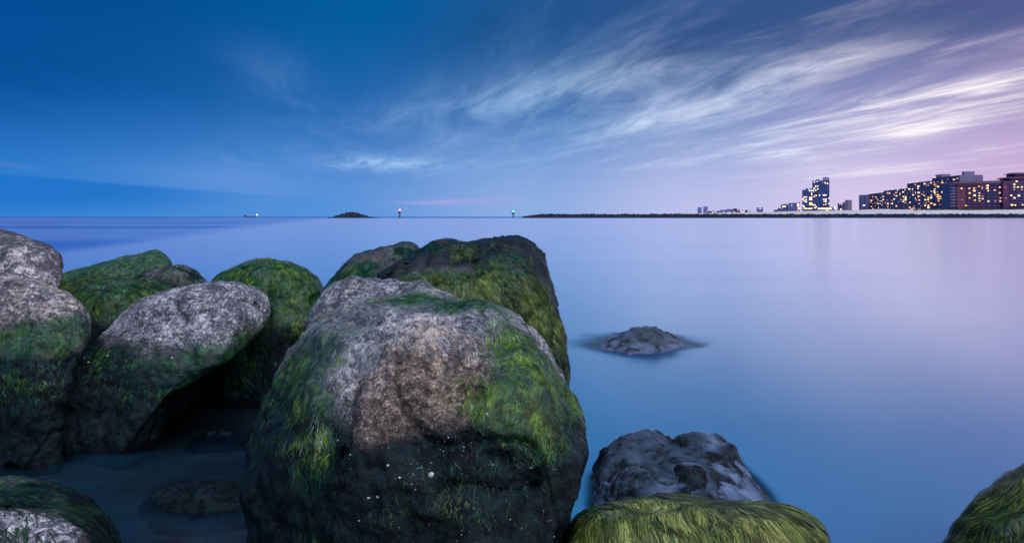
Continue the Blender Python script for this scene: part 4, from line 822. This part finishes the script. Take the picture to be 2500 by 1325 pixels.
block(1898.3, 1906, 508.8, 1890, 'slim hazy block next to the dull purple one', HAZB, 2, 5, [(1960, 330, 's', 'r')], slab=HAZD)
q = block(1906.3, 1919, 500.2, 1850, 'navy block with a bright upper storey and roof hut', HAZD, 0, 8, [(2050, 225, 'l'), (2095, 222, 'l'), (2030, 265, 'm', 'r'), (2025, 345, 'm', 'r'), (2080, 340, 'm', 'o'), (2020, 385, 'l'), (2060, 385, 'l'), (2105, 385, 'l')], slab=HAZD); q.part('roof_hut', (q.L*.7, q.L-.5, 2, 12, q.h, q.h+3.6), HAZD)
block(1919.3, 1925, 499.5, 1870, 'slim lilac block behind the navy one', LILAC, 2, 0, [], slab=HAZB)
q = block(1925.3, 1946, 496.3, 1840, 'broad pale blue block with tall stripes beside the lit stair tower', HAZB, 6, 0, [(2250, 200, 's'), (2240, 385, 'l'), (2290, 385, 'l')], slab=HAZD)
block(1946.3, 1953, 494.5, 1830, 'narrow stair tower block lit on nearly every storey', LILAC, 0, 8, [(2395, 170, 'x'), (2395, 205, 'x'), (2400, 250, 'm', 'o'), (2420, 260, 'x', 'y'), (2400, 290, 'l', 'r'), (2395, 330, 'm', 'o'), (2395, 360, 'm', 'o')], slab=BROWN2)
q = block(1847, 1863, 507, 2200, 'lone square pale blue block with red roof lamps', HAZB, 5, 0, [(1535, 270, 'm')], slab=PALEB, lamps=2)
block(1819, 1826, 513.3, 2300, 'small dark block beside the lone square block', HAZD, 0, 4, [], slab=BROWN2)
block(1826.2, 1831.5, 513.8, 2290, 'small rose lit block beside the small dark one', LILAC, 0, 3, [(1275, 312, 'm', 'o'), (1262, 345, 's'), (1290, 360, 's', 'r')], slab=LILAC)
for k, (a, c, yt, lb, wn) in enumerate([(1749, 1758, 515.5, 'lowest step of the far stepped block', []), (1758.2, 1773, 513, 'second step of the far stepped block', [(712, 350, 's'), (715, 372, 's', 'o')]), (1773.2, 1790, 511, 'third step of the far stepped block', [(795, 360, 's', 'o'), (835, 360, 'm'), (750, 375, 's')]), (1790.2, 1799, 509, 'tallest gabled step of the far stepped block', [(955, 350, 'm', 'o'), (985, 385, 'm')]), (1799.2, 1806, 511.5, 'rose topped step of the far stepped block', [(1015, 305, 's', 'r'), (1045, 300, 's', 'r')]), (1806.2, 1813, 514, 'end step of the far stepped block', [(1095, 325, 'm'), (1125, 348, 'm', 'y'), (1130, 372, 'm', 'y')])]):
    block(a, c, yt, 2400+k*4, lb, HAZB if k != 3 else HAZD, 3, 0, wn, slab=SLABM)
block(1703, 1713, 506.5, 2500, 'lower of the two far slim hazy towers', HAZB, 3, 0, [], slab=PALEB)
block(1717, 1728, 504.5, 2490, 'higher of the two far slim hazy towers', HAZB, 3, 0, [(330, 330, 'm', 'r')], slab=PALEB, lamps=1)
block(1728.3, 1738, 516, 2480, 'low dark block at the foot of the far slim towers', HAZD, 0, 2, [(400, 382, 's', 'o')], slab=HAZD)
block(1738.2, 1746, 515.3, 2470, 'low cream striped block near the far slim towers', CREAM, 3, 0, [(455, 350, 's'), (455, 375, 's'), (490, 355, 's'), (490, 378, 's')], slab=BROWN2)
# street lamps along the shore road
LAMPW = lamp_mat('street_light', (1.0, .95, .85), 4)
for px, py, Y, r, lb in [(1864, 520, 1500, 2.3, 'brightest street lamp on the shore beside the lone square block'), (1846, 520.5, 1450, 1.5, 'street lamp before the lone square block'), (1838, 520.5, 1450, 1.3, 'street lamp between lone square block and rose lit block'), (1876, 519.5, 1480, 1.6, 'street lamp in the gap before the dull purple block'), (1869.5, 520, 1460, 1.1, 'dim street lamp next to the brightest one'), (1797, 521, 1450, 1.4, 'street lamp below the gabled step'), (1893, 520.5, 1450, 1.5, 'street lamp below the dull purple block'), (2039, 508, 1420, 2.6, 'white lamp globe at the podium end'), (2085, 514, 1300, 1.8, 'street lamp between striped cream block and condominium row'), (2081, 517, 1300, 1.4, 'orange street lamp at the foot of the striped cream block')]:
    p_ = P(px, py, Y); g_ = lz(p_[0], p_[1]); e = empty('street_lamp', (p_[0], p_[1], g_)); tag(e, lb, 'street lamp', 'street lamps on the far shore')
    mesh_obj('post', *cyl(.2, .15, 0, max(.5, p_[2]-g_), 6), DARK, e); mesh_obj('lamp_globe', *ball(r*.62, 8, (0, 0, max(.5, p_[2]-g_))), LAMPW, e)
